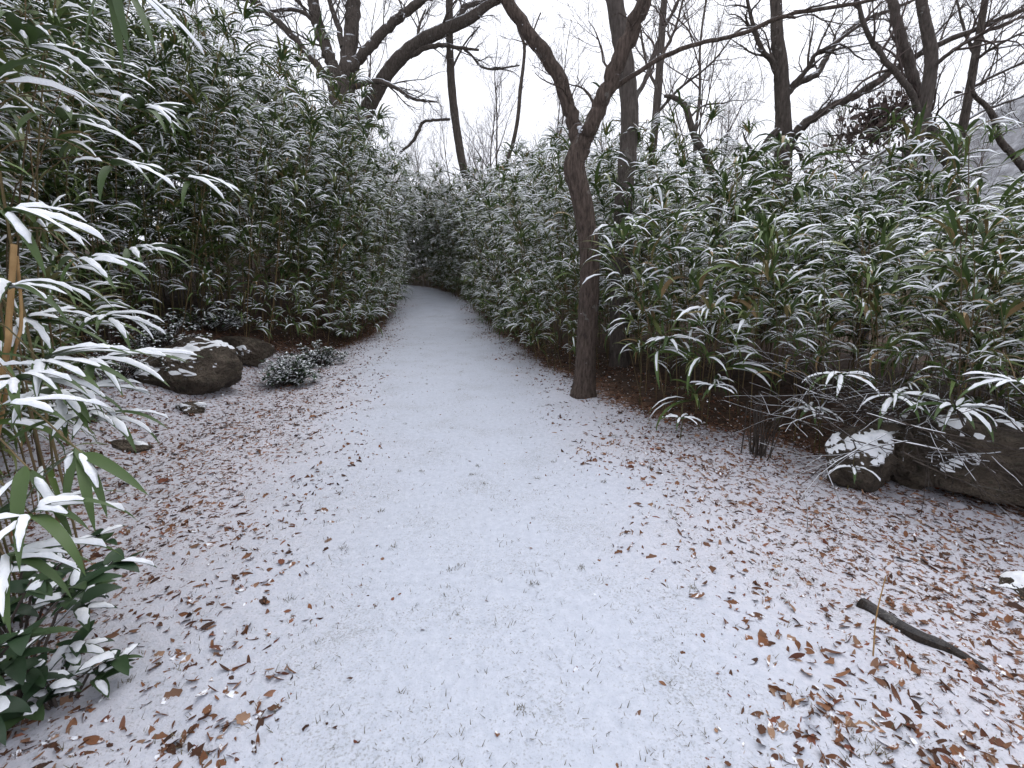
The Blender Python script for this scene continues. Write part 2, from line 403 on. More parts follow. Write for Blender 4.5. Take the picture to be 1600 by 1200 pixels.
class Plant: pass
def make_plant(seed, h, nsp, low, sc=(.95, 1.25), lib=0, bow=(.15, .45)):
    rng = np.random.RandomState(seed); p = Plant()
    lean = rng.uniform(-.05, .05, 2); bend = rng.uniform(*bow) * h / 2.7; ba = rng.normal(0, .35)
    ts = np.linspace(0, 1, 8)
    P = np.stack([lean[0] * h * ts + bend * math.cos(ba) * ts ** 3, lean[1] * h * ts + bend * math.sin(ba) * ts ** 3, h * ts * (1 - .02 * ts)], -1)
    P[0, 2] = -.06
    p.P = P; p.h = h
    mb = MB(); v, f = tube_geo(P, np.linspace(.0065, .0028, 8) * (1 if h > 1.6 else .7), 5); mb.add(v, f, 2, .3)
    for zt in np.arange(.12, .95, .22 / max(h, 1)):       # nodes of the cane
        q = np.array([np.interp(zt, ts, P[:, k]) for k in range(3)])
        v, f = tube_geo([q - [0, 0, .006], q, q + [0, 0, .006]], [.006, .0085, .006] if h > 1.6 else [.004, .006, .004], 5); mb.add(v, f, 2, .3)
    p.culm_mb = mb; p.culm_me = mb.mesh('culm', [M_LEAF, M_SNOW, M_CULM]); p.sprays = []
    az = rng.uniform(0, 6.28)
    for k in range(nsp):
        t = low + (1 - low) * ((k + rng.rand() * .8) / nsp) ** .85; t = min(t, .985)
        az += 2.4 + rng.uniform(-.5, .5)
        q = Vector([np.interp(t, ts, P[:, c]) for c in range(3)])
        s = rng.uniform(*sc) * (1.0 if t < .9 else .9)
        pit = -R(5 + 35 * t * rng.rand())
        si = lib + int(rng.randint(12))
        if t < .62 and rng.rand() < .72: si = 34 + int(rng.randint(8)) if lib == 0 else 42 + int(rng.randint(6))
        p.sprays.append((si, Matrix.Translation(q) @ Euler((0, pit, az), 'XYZ').to_matrix().to_4x4() @ Matrix.Scale(s, 4)))
    p.sprays.append((lib + 12 + int(rng.randint(5)), Matrix.Translation(Vector(P[-1])) @ Euler((0, 0, az), 'XYZ').to_matrix().to_4x4()))
    full = MB(); full.merge(p.culm_mb)
    for i, m in p.sprays: full.merge(SPRAY_MB[i], m)
    p.full = full; return p
TALL = [make_plant(300 + i, 2.75 + .12 * i, 15 + i % 4, .10 + .06 * (i % 3)) for i in range(7)]
MID = [make_plant(360 + i, 1.75 + .14 * i, 10 + i % 3, .30 + .05 * (i % 3), (.95, 1.2), 17) for i in range(5)]
BARE = [make_plant(380 + i, 2.5 + .3 * i, 2 + i, .55, (.9, 1.1), 0, (.0, .5)) for i in range(3)]
SHORT = [make_plant(340 + i, .75 + .22 * i, 6 + i, .18, (.85, 1.1), 17 if i % 2 else 0) for i in range(4)]
PLANTS = TALL + SHORT + MID + BARE

tcol = bpy.data.collections.new('bamboo_templates')
for i, p in enumerate(PLANTS):
    tcol.objects.link(bpy.data.objects.new('bamboo_%02d' % i, p.full.mesh('bamboo', [M_LEAF, M_SNOW, M_CULM])))

def gn_instances(name, pts, rot, scl, idx, coll):
    me = bpy.data.meshes.new(name); me.vertices.add(len(pts)); me.vertices.foreach_set('co', np.asarray(pts, np.float32).ravel())
    a = me.attributes.new('rot', 'FLOAT_VECTOR', 'POINT'); a.data.foreach_set('vector', np.asarray(rot, np.float32).ravel())
    a = me.attributes.new('scl', 'FLOAT', 'POINT'); a.data.foreach_set('value', np.asarray(scl, np.float32))
    a = me.attributes.new('idx', 'INT', 'POINT'); a.data.foreach_set('value', np.asarray(idx, np.int32))
    o = link(bpy.data.objects.new(name, me))
    g = bpy.data.node_groups.new(name + '_nodes', 'GeometryNodeTree')
    g.interface.new_socket('Geometry', in_out='INPUT', socket_type='NodeSocketGeometry')
    g.interface.new_socket('Geometry', in_out='OUTPUT', socket_type='NodeSocketGeometry')
    gi = g.nodes.new('NodeGroupInput'); go = g.nodes.new('NodeGroupOutput')
    ci = g.nodes.new('GeometryNodeCollectionInfo'); ci.inputs['Collection'].default_value = coll
    ci.inputs['Separate Children'].default_value = True; ci.inputs['Reset Children'].default_value = True
    ip = g.nodes.new('GeometryNodeInstanceOnPoints'); ip.inputs['Pick Instance'].default_value = True
    mp = g.nodes.new('GeometryNodeMeshToPoints')
    def na(nm, dt):
        n = g.nodes.new('GeometryNodeInputNamedAttribute'); n.data_type = dt; n.inputs['Name'].default_value = nm
        return n.outputs['Attribute']
    g.links.new(gi.outputs[0], mp.inputs['Mesh']); g.links.new(mp.outputs[0], ip.inputs['Points'])
    g.links.new(ci.outputs[0], ip.inputs['Instance'])
    g.links.new(na('rot', 'FLOAT_VECTOR'), ip.inputs['Rotation']); g.links.new(na('scl', 'FLOAT'), ip.inputs['Scale'])
    g.links.new(na('idx', 'INT'), ip.inputs['Instance Index']); g.links.new(ip.outputs[0], go.inputs[0])
    md = o.modifiers.new('instances', 'NODES'); md.node_group = g
    return o

# ---- where the canes stand
rng = np.random.RandomState(11)
def scatter(side):
    out = []
    for _ in range(15000 if side == 'L' else 15000):
        y = rng.uniform(-.5, 33)
        u = rng.rand(); d = rng.uniform(0, .7) if u < .33 else rng.gamma(1.6, 1.0) if u < .85 else rng.uniform(0, 6)
        if d > 7: continue
        dens = min(1, .33 + .10 * max(0, 8 - y) / 8)
        if rng.rand() > dens * (1.0 if d < 1.6 else .75): continue
        x = (f_bl(y) - d) if side == 'L' else (f_br(y) + d)
        if rng.rand() > (.35 if side == 'L' else .12) + 1.1 * float(vnoise(x, y, 1.7)): continue
        # keep a gap for the trunk of the forked tree and the boulders on the right
        if side == 'R':
            if y < 2.2: continue
            if abs(x - .93) < .25 and abs(y - 5.6) < .3: continue
            if 4.4 < y < 7.2 and abs(x / y - .245) < .045: continue
        else:
            if y < 1.5: continue
            if 4.8 < y < 7.3 and d < .15: continue
        out.append((x, y, d))
    return out
def spacing(pts, r):
    keep = []; grid = {}
    for x, y, d in pts:
        rr = r * (1 + .045 * max(0, y - 5))
        k = (int(x / .3), int(y / .3)); ok = True
        for a in range(-1, 2):
            for b in range(-1, 2):
                for q in grid.get((k[0] + a, k[1] + b), ()):
                    if (q[0] - x) ** 2 + (q[1] - y) ** 2 < rr * rr: ok = False
        if ok: keep.append((x, y, d)); grid.setdefault(k, []).append((x, y))
    return keep
nl = []
for _ in range(74):
    y = rng.uniform(1.5, 4.3); lo = 1.16 * y + .35; nl.append((-rng.uniform(lo, lo + 1.3), y, .3))
for _ in range(40):
    y = rng.uniform(2.4, 5.4); nl.append((-rng.uniform(1.02, 1.35) * y, y, .31))
fr = []
for _ in range(170):
    y = rng.uniform(19, 30); d = rng.uniform(0, 1.3); fr.append((float(f_br(y)) + d, y, d))
for _ in range(170):
    y = rng.uniform(2.5, 10); d = rng.uniform(1.8, 6.5); nl.append((float(f_bl(y)) - d, y, d))
for _ in range(120):
    y = rng.uniform(3, 10); d = rng.uniform(1.8, 6.5); fr.append((float(f_br(y)) + d, y, d))
NEAR = {'L': nl, 'R': fr}
allp = []
for side in 'LR':
    for x, y, d in NEAR[side] + spacing(scatter(side), .20):
        short = (rng.rand() < ((.5 if side == 'L' or y > 8 else .26) if d < .5 else .12)) and (d != .3)
        if d == .31: short = rng.rand() < .75
        idx = 7 + rng.randint(4) if short else rng.randint(7)
        tilt = rng.normal(.03, .05) + max(0, .26 - .14 * d) * rng.rand()
        if side == 'R':
            hs_ = np.interp(y, [2, 5, 9, 20, 30], [.66, .70, 1.10, 1.38, 1.5]) * np.interp(d, [0, 1.5, 5], [.9, 1.0, .92])
            ta = math.pi + rng.normal(0, .6)
        else:
            hs_ = np.interp(y, [2, 6, 10, 20, 30], [1.1, 1.28, 1.5, 1.6, 1.4]) * np.interp(d, [0, 1.0, 5], [.85, 1.0, 1.0])
            ta = 0 + rng.normal(0, .6)
        if side == 'R' and not short and y < 7.5 and rng.rand() < (1.0 if y < 6 else .4):
            idx = 11 + rng.randint(5); hs_ = np.interp(y, [2, 4.2, 5.4, 7.5], [.76, .86, 1.0, 1.24])
        if not short and rng.rand() < (.34 if d < .5 else .18):
            idx = 16 + rng.randint(3); hs_ = min(hs_, 1.1) * (.72 if side == 'R' and y < 7 else 1)
        s = hs_ * (rng.uniform(.86, 1.12) if side == 'L' else rng.choice([rng.uniform(.7, .95), rng.uniform(.9, 1.1), rng.uniform(1.0, 1.25)])) if not short else rng.uniform(.8, 1.2)
        q = Matrix.Rotation(tilt, 3, Vector((-math.sin(ta), math.cos(ta), 0))) @ Matrix.Rotation(ta + rng.normal(0, .7) if d < 1.2 else rng.uniform(0, 6.28), 3, 'Z')
        e = q.to_euler()
        allp.append((side, x, y, gzf(x, y), (e.x, e.y, e.z), s, idx, d))
inview = [p for p in allp if abs(p[1]) < 1.22 * p[2] + .5 and p[2] > 1.4]
front = sorted([p for p in inview if p[7] < .75], key=lambda p: math.hypot(p[1], p[2]) * (1 + .5 * p[7]))[:290]
fset = set(id(p) for p in front)
rest = [p for p in allp if id(p) not in fset]
print('bamboo', len(allp), 'individual', len(front))
def bamboo_label(side, y, idx):
    k = 'short snowy bamboo shoot' if 7 <= idx < 11 else 'tall bamboo cane with snowy leaves'
    if side == 'L': w = 'at the near left edge' if y < 4.5 else 'on the bank behind the left boulder' if y < 8 else 'in the left row leading to the path bend'
    else: w = 'behind the right boulders' if y < 4.3 else 'in the front row beside the forked tree' if y < 7 else 'in the right row between forked tree and path bend'
    return k + ' ' + w, ('short' if 7 <= idx < 11 else 'tall') + ' bamboo ' + w
for side, x, y, z, e, s, idx, d in front:
    t = empty('bamboo_plant', (x, y, z), e, s)
    lb, gr = bamboo_label(side, y, idx)
    setp(t, lb, 'bamboo', gr)
    p = PLANTS[idx]
    link(bpy.data.objects.new('culm', p.culm_me), t)
    for i, m in p.sprays:
        o = bpy.data.objects.new('leaf_spray', SPRAY_ME[i]); link(o, t); o.matrix_local = m
for side, nm, lb in (('L', 'bamboo_thicket', 'dense snowy bamboo thicket on the bank left of the path'), ('R', 'bamboo_thicket', 'dense snowy bamboo thicket filling the ground right of the path')):
    r = [p for p in rest if p[0] == side]
    o = gn_instances(nm, [(p[1], p[2], p[3]) for p in r], [p[4] for p in r], [p[5] for p in r], [p[6] for p in r], tcol)
    setp(o, lb, 'bamboo thicket', kind='stuff')

# ------------------------------------------------------------------ trees
def grow(mb, p, d, L, r, lvl, rng, up=.25, wig=.22, maxlvl=3, nchild=(7, 6, 5), mat=0):
    """a wiggling branch with side branches"""
    n = (9, 7, 5, 4)[min(lvl, 3)]
    P = [np.array(p, float)]; d = np.array(d, float); d /= np.linalg.norm(d)
    for k in range(n):
        d = d + rng.normal(0, wig, 3) * (.6 if lvl == 0 else 1) + np.array([0, 0, up * .12])
        d /= np.linalg.norm(d); P.append(P[-1] + d * L / n)
    P = np.array(P); rad = r * (1 - .78 * np.linspace(0, 1, n + 1) ** .9)
    v, f = tube_geo(P, np.maximum(rad, .0022), (6, 4, 3, 3)[min(lvl, 3)]); mb.add(v, f, mat, rng.rand())
    if lvl < maxlvl:
        twigs_on(mb, P, rad, rng, nchild[min(lvl, len(nchild) - 1)], lvl + 1, L * rng.uniform(.42, .62), up, wig, maxlvl, nchild, mat)
    return P
def twigs_on(mb, P, rad, rng, count, lvl, L, up=.25, wig=.22, maxlvl=3, nchild=(7, 6, 5), mat=0, t0=.15):
    n = len(P)
    for c in range(count):
        t = t0 + (1 - t0) * ((c + rng.rand()) / count); x = t * (n - 1); i = min(int(x), n - 2); fr = x - i
        q = P[i] * (1 - fr) + P[i + 1] * fr; ax = P[i + 1] - P[i]; ax = ax / (np.linalg.norm(ax) + 1e-9)
        s = rng.normal(0, 1, 3); s -= ax * (s @ ax); s /= np.linalg.norm(s) + 1e-9
        a = rng.uniform(.45, 1.0)
        d = ax * math.cos(a) + s * math.sin(a) + np.array([0, 0, up * .6])
        rr = (rad[i] * (1 - fr) + rad[i + 1] * fr)
        grow(mb, q, d, L * rng.uniform(.6, 1.25) * (1.15 - .5 * t), min(rr * .6, .006 + .014 * L), lvl, rng, up, wig, maxlvl, nchild, mat)

def limb(spec, Y, dY=0.0):
    """spec: (px, py, width px) along the limb; the limb drifts dY in depth from its start"""
    P, r = [], []; n = len(spec)
    for k, (px, py, w) in enumerate(spec):
        yy = Y + dY * k / max(1, n - 1)
        P.append(at(px, py, yy)); r.append(.5 * w / FPX * depth_at(py, yy))
    per = 6
    Q = catmull(P, per); rr = np.interp(np.linspace(0, n - 1, len(Q)), np.arange(n), r)
    return Q, rr
def hero_tree(name, label, Y, trunk, limbs, mat, seed, twig_L=1.1, ntw=8, base=None, cat='tree', twig_lvl=1, maxlvl=3, trunk_twigs=0, rough=.07):
    rng = np.random.RandomState(seed)
    P, r = limb(trunk, Y)
    if base is not None:                                   # carry the trunk down to the ground out of sight
        bx, by = base; z = gzf(bx, by)
        steps = np.linspace(0, 1, 7)[:-1, None]
        B = np.array([bx, by, z - .25]) * (1 - steps) + P[0] * steps
        P = np.vstack([B, P]); r = np.concatenate([r[0] * np.linspace(1.3, 1.02, 6), r])
    r = r * (1 + .018 * rng.normal(0, 1, len(r)))
    org = Vector(P[0]) + Vector((0, 0, .2))
    t = setp(empty(name, org), label, cat)
    O = np.array(org)
    mb = MB(); v, f = tube_geo(P - O, r, 14, rng=rng, rough=rough); mb.add(v, f); mb.obj('trunk', [mat], t)
    tw = MB()
    if trunk_twigs: twigs_on(tw, (P - O)[len(P) // 2:], r[len(P) // 2:], rng, trunk_twigs, twig_lvl, twig_L, maxlvl=maxlvl)
    for sp in limbs:
        spec, dY = sp[0], sp[1]; k = sp[2] if len(sp) > 2 else ntw
        y0 = sp[3] if len(sp) > 3 else Y
        Q, rr = limb(spec, y0, dY); Q = Q - O
        Q[1:-1] += rng.normal(0, .14, Q[1:-1].shape) * rr[1:-1, None]
        mb = MB(); v, f = tube_geo(Q, rr, 9, rng=rng, rough=rough); mb.add(v, f); mb.obj('limb', [mat], t)
        twigs_on(tw, Q, rr, rng, k, twig_lvl, twig_L * rng.uniform(.8, 1.2), maxlvl=maxlvl)
    if tw.n: setp(tw.obj('twigs', [M_TWIG if mat is M_BARKG else mat], t), kind='stuff')
    return t

# forked tree at the edge of the path
ft = hero_tree('forked_tree', 'brown forked tree with a kinked trunk standing at the right edge of the path', 5.6,
    [(906, 645, 66.6), (909, 630, 48.6), (912, 612, 39.6), (914, 585, 34.2), (916, 540, 31.5), (920, 470, 31.5), (921, 400, 30.6), (914, 340, 31.5), (905, 295, 32.4), (897, 262, 34.2), (902, 240, 29.7), (908, 222, 27.0), (911, 212, 19.8)],
    [([(905, 246, 21.6), (902, 215, 23.4), (891, 172, 21.6), (868, 110, 21.6), (832, 58, 20.7), (795, 5, 19.8), (770, -50, 18.0), (735, -140, 13.5), (700, -260, 7.2)], .5, 6),
     ([(906, 248, 21.6), (918, 212, 25.2), (938, 165, 25.2), (960, 112, 25.2), (985, 52, 25.2), (1008, -10, 23.4), (1030, -90, 19.8), (1040, -200, 12.6), (1055, -320, 6.3)], -.4, 6),
     ([(955, 140, 9.0), (1000, 110, 7.2), (1045, 84, 7.2), (1100, 66, 6.3), (1160, 52, 6.3), (1230, 24, 6.3), (1310, 10, 5.4), (1400, -10, 4.5), (1500, -50, 2.7)], -.5, 7)],
    M_BARK2, 21, twig_L=.8, ntw=6)
s_mb = MB()   # snow lodged in the fork
c = at(911, 200, 5.55); O = np.array(ft.location)
for k, (dx, dy, dz, rr) in enumerate([(0, 0, .0, .055), (.035, -.01, .03, .035), (-.035, -.01, .03, .035), (.0, -.035, -.01, .04)]):
    q = np.array(c) - O + np.array([dx, dy, dz]); a = np.linspace(-1, 1, 7)
    q[2] -= .03; v, f = tube_geo([q + [0, 0, rr * .55 * t] for t in a], np.maximum(rr * np.sqrt(1 - a ** 2), .003), 10); s_mb.add(v, f)
s_mb.obj('snow', [M_SNOW], ft)

hero_tree('straight_tree', 'straight grey trunk rising behind the forked tree', 7.3,
    [(968, 560, 31.3), (968, 480, 29.4), (970, 400, 28.5), (974, 320, 27.6), (980, 250, 27.6), (984, 180, 27.6), (978, 110, 27.6), (968, 50, 26.7), (958, -20, 25.8), (950, -120, 23.0), (945, -260, 16.6)],
    [([(983, 170, 9.2), (1010, 120, 6.4), (1030, 60, 5.5), (1060, 0, 4.6), (1085, -70, 2.8)], .6, 6), ([(962, 20, 11.0), (930, -40, 8.3), (890, -110, 4.6)], .5, 6)],
    M_BARKG, 22, twig_L=1.0, base=(at(968, 560, 7.3).x, 7.3))
hero_tree('leaning_sapling', 'slender dark stem leaning out of the right thicket over the path bend', 19.0,
    [(746, 330, 13.5), (737, 298, 12.6), (724, 262, 12.6), (714, 205, 12.6), (706, 140, 12.6), (703, 80, 11.7), (702, 20, 10.8), (700, -60, 9.9), (690, -200, 6.3)],
    [([(703, 186, 4.5), (685, 187, 4.5), (662, 190, 4.5), (654, 205, 5.4), (642, 224, 4.5), (624, 239, 3.6)], -.3, 3),
     ([(705, 110, 3.6), (725, 70, 2.7), (750, 40, 1.8)], .3, 3)],
    M_BARK, 23, twig_L=.5, ntw=3, base=(at(765, 420, 19).x, 19.0))
hero_tree('oak_tree', 'massive dark tree with spreading limbs above the left thicket', 17.5,
    [(535, 200, 43.2), (536, 172, 41.8), (535, 150, 40.3), (533, 128, 43.2), (536, 112, 43.2)],
    [([(522, 140, 11.5), (500, 108, 10.8), (470, 72, 10.1), (440, 40, 9.4), (405, 8, 8.6), (370, -20, 6.5)], -.8, 12),
     ([(528, 125, 21.6), (516, 95, 18.0), (505, 62, 17.3), (492, 20, 17.3), (480, -30, 15.8), (465, -110, 11.5), (440, -200, 5.8)], .4, 12),
     ([(540, 120, 28.8), (547, 80, 23.0), (551, 40, 22.3), (553, -5, 22.3), (560, -70, 18.7), (560, -160, 13.0), (570, -260, 6.5)], .5, 12),
     ([(538, 118, 21.6), (562, 92, 15.8), (588, 62, 14.4), (612, 38, 13.7), (640, 15, 13.0), (668, -8, 11.5), (720, -50, 7.9), (780, -90, 4.3)], -.8, 12),
     ([(555, 136, 8.6), (575, 128, 7.9), (598, 128, 7.2), (620, 138, 6.5), (645, 154, 5.0), (682, 159, 2.9)], -.9, 8),
     ([(510, 60, 7.2), (478, 22, 6.5), (450, 15, 5.8), (420, 18, 4.3), (392, 14, 2.9)], .6, 9),
     ([(536, 75, 10.1), (528, 40, 8.6), (515, 0, 7.2), (508, -50, 5.0)], 1.0, 9)],
    M_BARK, 24, twig_L=1.9, ntw=11, base=(at(535, 200, 17.5).x - .1, 17.5))
hero_tree('arching_tree', 'dark tree limb arching right from behind the left thicket', 18.3,
    [(560, 215, 27.2), (572, 175, 23.1), (586, 148, 21.8), (604, 116, 21.1), (630, 86, 20.4), (662, 62, 19.7), (700, 44, 18.4), (735, 28, 16.3), (762, 8, 12.2), (800, -10, 9.5), (860, -40, 5.4)],
    [([(640, 88, 9.5), (662, 76, 7.5), (690, 70, 6.8), (715, 74, 5.4), (748, 78, 3.4)], -.6, 8),
     ([(725, 76, 4.1), (738, 88, 3.4), (752, 104, 3.4), (775, 108, 3.4), (812, 102, 2.0)], -.3, 6),
     ([(715, 36, 9.5), (728, 12, 8.2), (752, 4, 6.8), (790, -4, 4.1)], .6, 8),
     ([(652, 62, 5.4), (655, 40, 4.1), (665, 15, 2.7)], .6, 6), ([(690, 46, 4.8), (700, 20, 3.4), (720, -10, 2.0)], -.6, 6)],
    M_BARK, 25, twig_L=1.6, ntw=9, base=(at(545, 300, 18.3).x, 18.3), trunk_twigs=16)
hero_tree('vine_stem', 'thin dark wavy stem hanging between the sapling and forked tree', 14.0,
    [(785, 330, 6), (786, 290, 6), (792, 255, 5), (802, 222, 6), (809, 185, 6), (813, 140, 6), (818, 100, 5), (819, 70, 5), (810, 45, 4), (804, 15, 3), (800, -40, 3)],
    [([(818, 75, 4), (830, 55, 3), (845, 20, 2)], .2, 3)], M_BARK, 26, twig_L=.5, ntw=3, base=(at(785, 400, 14).x, 14.0))
hero_tree('branching_tree', 'dark tree with a long bough reaching right over the right thicket', 10.0,
    [(1222, 330, 27.9), (1222, 290, 27.1), (1224, 240, 25.4), (1224, 195, 23.8), (1222, 150, 21.3), (1220, 100, 19.7), (1214, 55, 18.0), (1212, 0, 16.4), (1200, -80, 13.1), (1195, -200, 7.4)],
    [([(1232, 225, 18.0), (1250, 202, 14.8), (1282, 176, 13.1), (1330, 152, 12.3), (1385, 118, 11.5), (1440, 82, 9.8), (1500, 56, 8.2), (1600, 15, 6.6), (1700, -20, 3.3)], -1.2, 14),
     ([(1226, 148, 13.1), (1245, 130, 11.5), (1275, 116, 9.8), (1290, 92, 9.0), (1310, 62, 8.2), (1340, 38, 7.4), (1385, 18, 5.7), (1450, -10, 3.3)], .8, 11),
     ([(1221, 152, 9.8), (1208, 100, 8.2), (1192, 80, 7.4), (1180, 50, 6.6), (1170, 10, 4.9), (1160, -40, 3.3)], -.6, 10),
     ([(1234, 138, 8.2), (1260, 110, 7.4), (1275, 85, 6.6), (1300, 70, 5.7), (1370, 20, 4.1)], -.5, 8),
     ([(1222, 200, 6.6), (1205, 215, 7.4), (1190, 240, 6.6), (1178, 262, 4.9)], -.4, 5),
     ([(1228, 240, 6.6), (1246, 232, 5.7), (1258, 268, 4.9), (1264, 290, 4.1)], -.3, 3)],
    M_BARK, 27, twig_L=1.1, ntw=9, base=(at(1222, 330, 10).x, 10.0))
hero_tree('twin_trunk_tree', 'tree of two crossing trunks dusted with snow before the hill', 8.0,
    [(1376, 360, 15.3), (1392, 318, 16.1), (1410, 280, 17.8), (1426, 235, 18.7), (1438, 195, 18.7), (1446, 160, 18.7), (1453, 120, 17.8), (1455, 85, 17.0), (1448, 45, 15.3), (1440, 0, 14.4), (1438, -80, 11.9), (1450, -200, 6.8)],
    [([(1500, 285, 18.7), (1480, 248, 17.0), (1462, 225, 16.1), (1450, 196, 16.1), (1440, 165, 15.3), (1428, 125, 15.3), (1416, 85, 14.4), (1402, 35, 13.6), (1392, -10, 12.8), (1380, -90, 7.6)], .4, 10, 8.25),
     ([(1438, 180, 10.2), (1422, 142, 9.3), (1395, 110, 8.5), (1370, 78, 7.6), (1350, 40, 6.8), (1340, 0, 6.0), (1325, -60, 3.4)], -.6, 9),
     ([(1452, 110, 6.8), (1490, 78, 6.0), (1540, 50, 5.1), (1600, 25, 3.4)], -.8, 8), ([(1420, 238, 6.0), (1390, 232, 4.2), (1350, 258, 4.2), (1325, 275, 3.4)], -.5, 4)],
    M_BARKG, 28, twig_L=1.0, ntw=9, base=(at(1376, 360, 8).x, 8.0))
hero_tree('slim_dark_tree', 'slim dark upright tree at the right rim before the hill', 9.0,
    [(1492, 300, 13.6), (1498, 235, 12.8), (1508, 180, 11.9), (1517, 130, 11.0), (1526, 75, 10.2), (1536, 20, 9.3), (1545, -50, 7.6), (1555, -160, 4.2)],
    [([(1514, 140, 5.1), (1550, 120, 4.2), (1600, 98, 3.4), (1680, 70, 1.7)], -.5, 8), ([(1505, 190, 5.1), (1540, 172, 4.2), (1600, 150, 3.4)], .6, 8),
     ([(1522, 95, 5.1), (1560, 70, 4.2), (1620, 40, 2.5)], -.6, 8), ([(1524, 88, 5.1), (1508, 50, 4.2), (1495, 0, 2.5)], .5, 7)],
    M_BARK, 29, twig_L=1.1, ntw=8, base=(at(1490, 320, 9).x, 9.0))
hero_tree('crooked_sapling', 'thin crooked stem at the far right edge of the picture', 8.4,
    [(1610, 275, 10), (1585, 245, 9), (1562, 218, 9), (1553, 185, 8), (1540, 165, 7), (1522, 148, 6), (1516, 120, 4)],
    [([(1560, 215, 4), (1590, 195, 3), (1640, 180, 2)], .3, 5)], M_BARK, 30, twig_L=.7, ntw=4, base=(at(1640, 320, 8.4).x, 8.4))
hero_tree('slender_tree', 'slender grey tree just right of the straight trunk', 11.0,
    [(1014, 330, 13), (1018, 260, 12), (1024, 190, 12), (1029, 130, 12), (1033, 70, 11), (1037, 10, 10), (1045, -70, 8), (1050, -180, 5)],
    [([(1028, 140, 5), (1010, 100, 4), (1000, 40, 3)], .5, 8), ([(1032, 90, 5), (1055, 45, 4), (1070, -10, 3)], .5, 8),
     ([(1024, 180, 5), (1060, 140, 4), (1110, 100, 3), (1150, 50, 2)], -.6, 8)],
    M_BARKG, 31, twig_L=1.1, ntw=8, base=(at(1014, 330, 11).x, 11.0))
hero_tree('broken_snag', 'crooked broken snag between the slender tree and branching tree', 9.6,
    [(1122, 320, 12.0), (1114, 275, 11.2), (1100, 240, 11.2), (1086, 215, 10.5), (1078, 190, 9.8), (1070, 165, 9.0), (1052, 152, 7.5), (1038, 150, 4.5)],
    [([(1076, 185, 3.8), (1100, 165, 3.0), (1135, 160, 2.2), (1150, 145, 1.5)], .3, 5)], M_BARK, 32, twig_L=.7, ntw=4, base=(at(1128, 360, 9.6).x, 9.6))
hero_tree('stub_tree', 'short dark stem beside the branching tree', 9.2,
    [(1172, 320, 10), (1180, 270, 9), (1190, 235, 8), (1203, 212, 6), (1215, 200, 4)], [([(1186, 245, 4), (1168, 225, 3), (1160, 205, 2)], .2, 3)],
    M_BARK, 33, twig_L=.6, ntw=3, base=(at(1168, 360, 9.2).x, 9.2))

# bare trees further off
def bg_template(seed, h=8.0):
    rng = np.random.RandomState(seed); tr = MB(); tw = MB(); n = 10
    P = np.zeros((n, 3)); P[:, 2] = np.linspace(-.2, h, n); P[:, :2] = np.cumsum(rng.normal(0, .10, (n, 2)), 0)
    r = np.linspace(.07, .012, n) * rng.uniform(.8, 1.2)
    v, f = tube_geo(catmull(P, 3), np.interp(np.linspace(0, n - 1, 3 * n - 2), np.arange(n), r), 7); tr.add(v, f)
    twigs_on(tw, P, r, rng, 18, 1, h * .36, up=.5, wig=.15, maxlvl=3, nchild=(9, 9, 6), t0=.22)
    return tr.mesh('trunk', [M_BARKG]), tw.mesh('branches', [M_TWIG])
BGT = [bg_template(500 + i, 7.5 + .6 * i) for i in range(6)]
rng = np.random.RandomState(77)
spots = []
for px, Y in [(690, 27), (672, 33), (715, 30), (650, 38), (735, 36), (760, 26), (620, 30), (840, 17), (870, 24), (905, 31), (790, 22), (1060, 19), (1110, 23), (1150, 25), (1010, 27),
              (1270, 22), (1310, 27), (1350, 20), (1400, 30), (1180, 33), (960, 36), (1470, 34), (600, 22), (540, 26), (430, 18), (480, 30), (345, 16), (1250, 30), (1250, 42), (1100, 40), (1330, 38), (860, 38), (770, 44)]:
    x = (px - 800) / FPX * Y * 1.0
    spots.append((x, Y))
for k, (x, y) in enumerate(spots):
    t = empty('bare_tree', (x, y, gzf(x, y)), (rng.normal(0, .05), rng.normal(0, .05), rng.uniform(0, 6.28)), rng.uniform(.85, 1.25))
    q = x / y
    w = ('behind the massive left tree' if q < -.24 else 'beyond the bend of the path' if q < -.04 else 'seen through the fork of the forked tree' if q < .2 else
         'between the straight trunk and the branching tree' if q < .55 else 'behind the long bough on the right')
    lb, gr = 'distant bare twiggy tree ' + w, 'bare trees ' + w
    setp(t, lb, 'tree', gr)
    a, b = BGT[k % 6]
    link(bpy.data.objects.new('trunk', a), t); setp(link(bpy.data.objects.new('branches', b), t), kind='stuff')

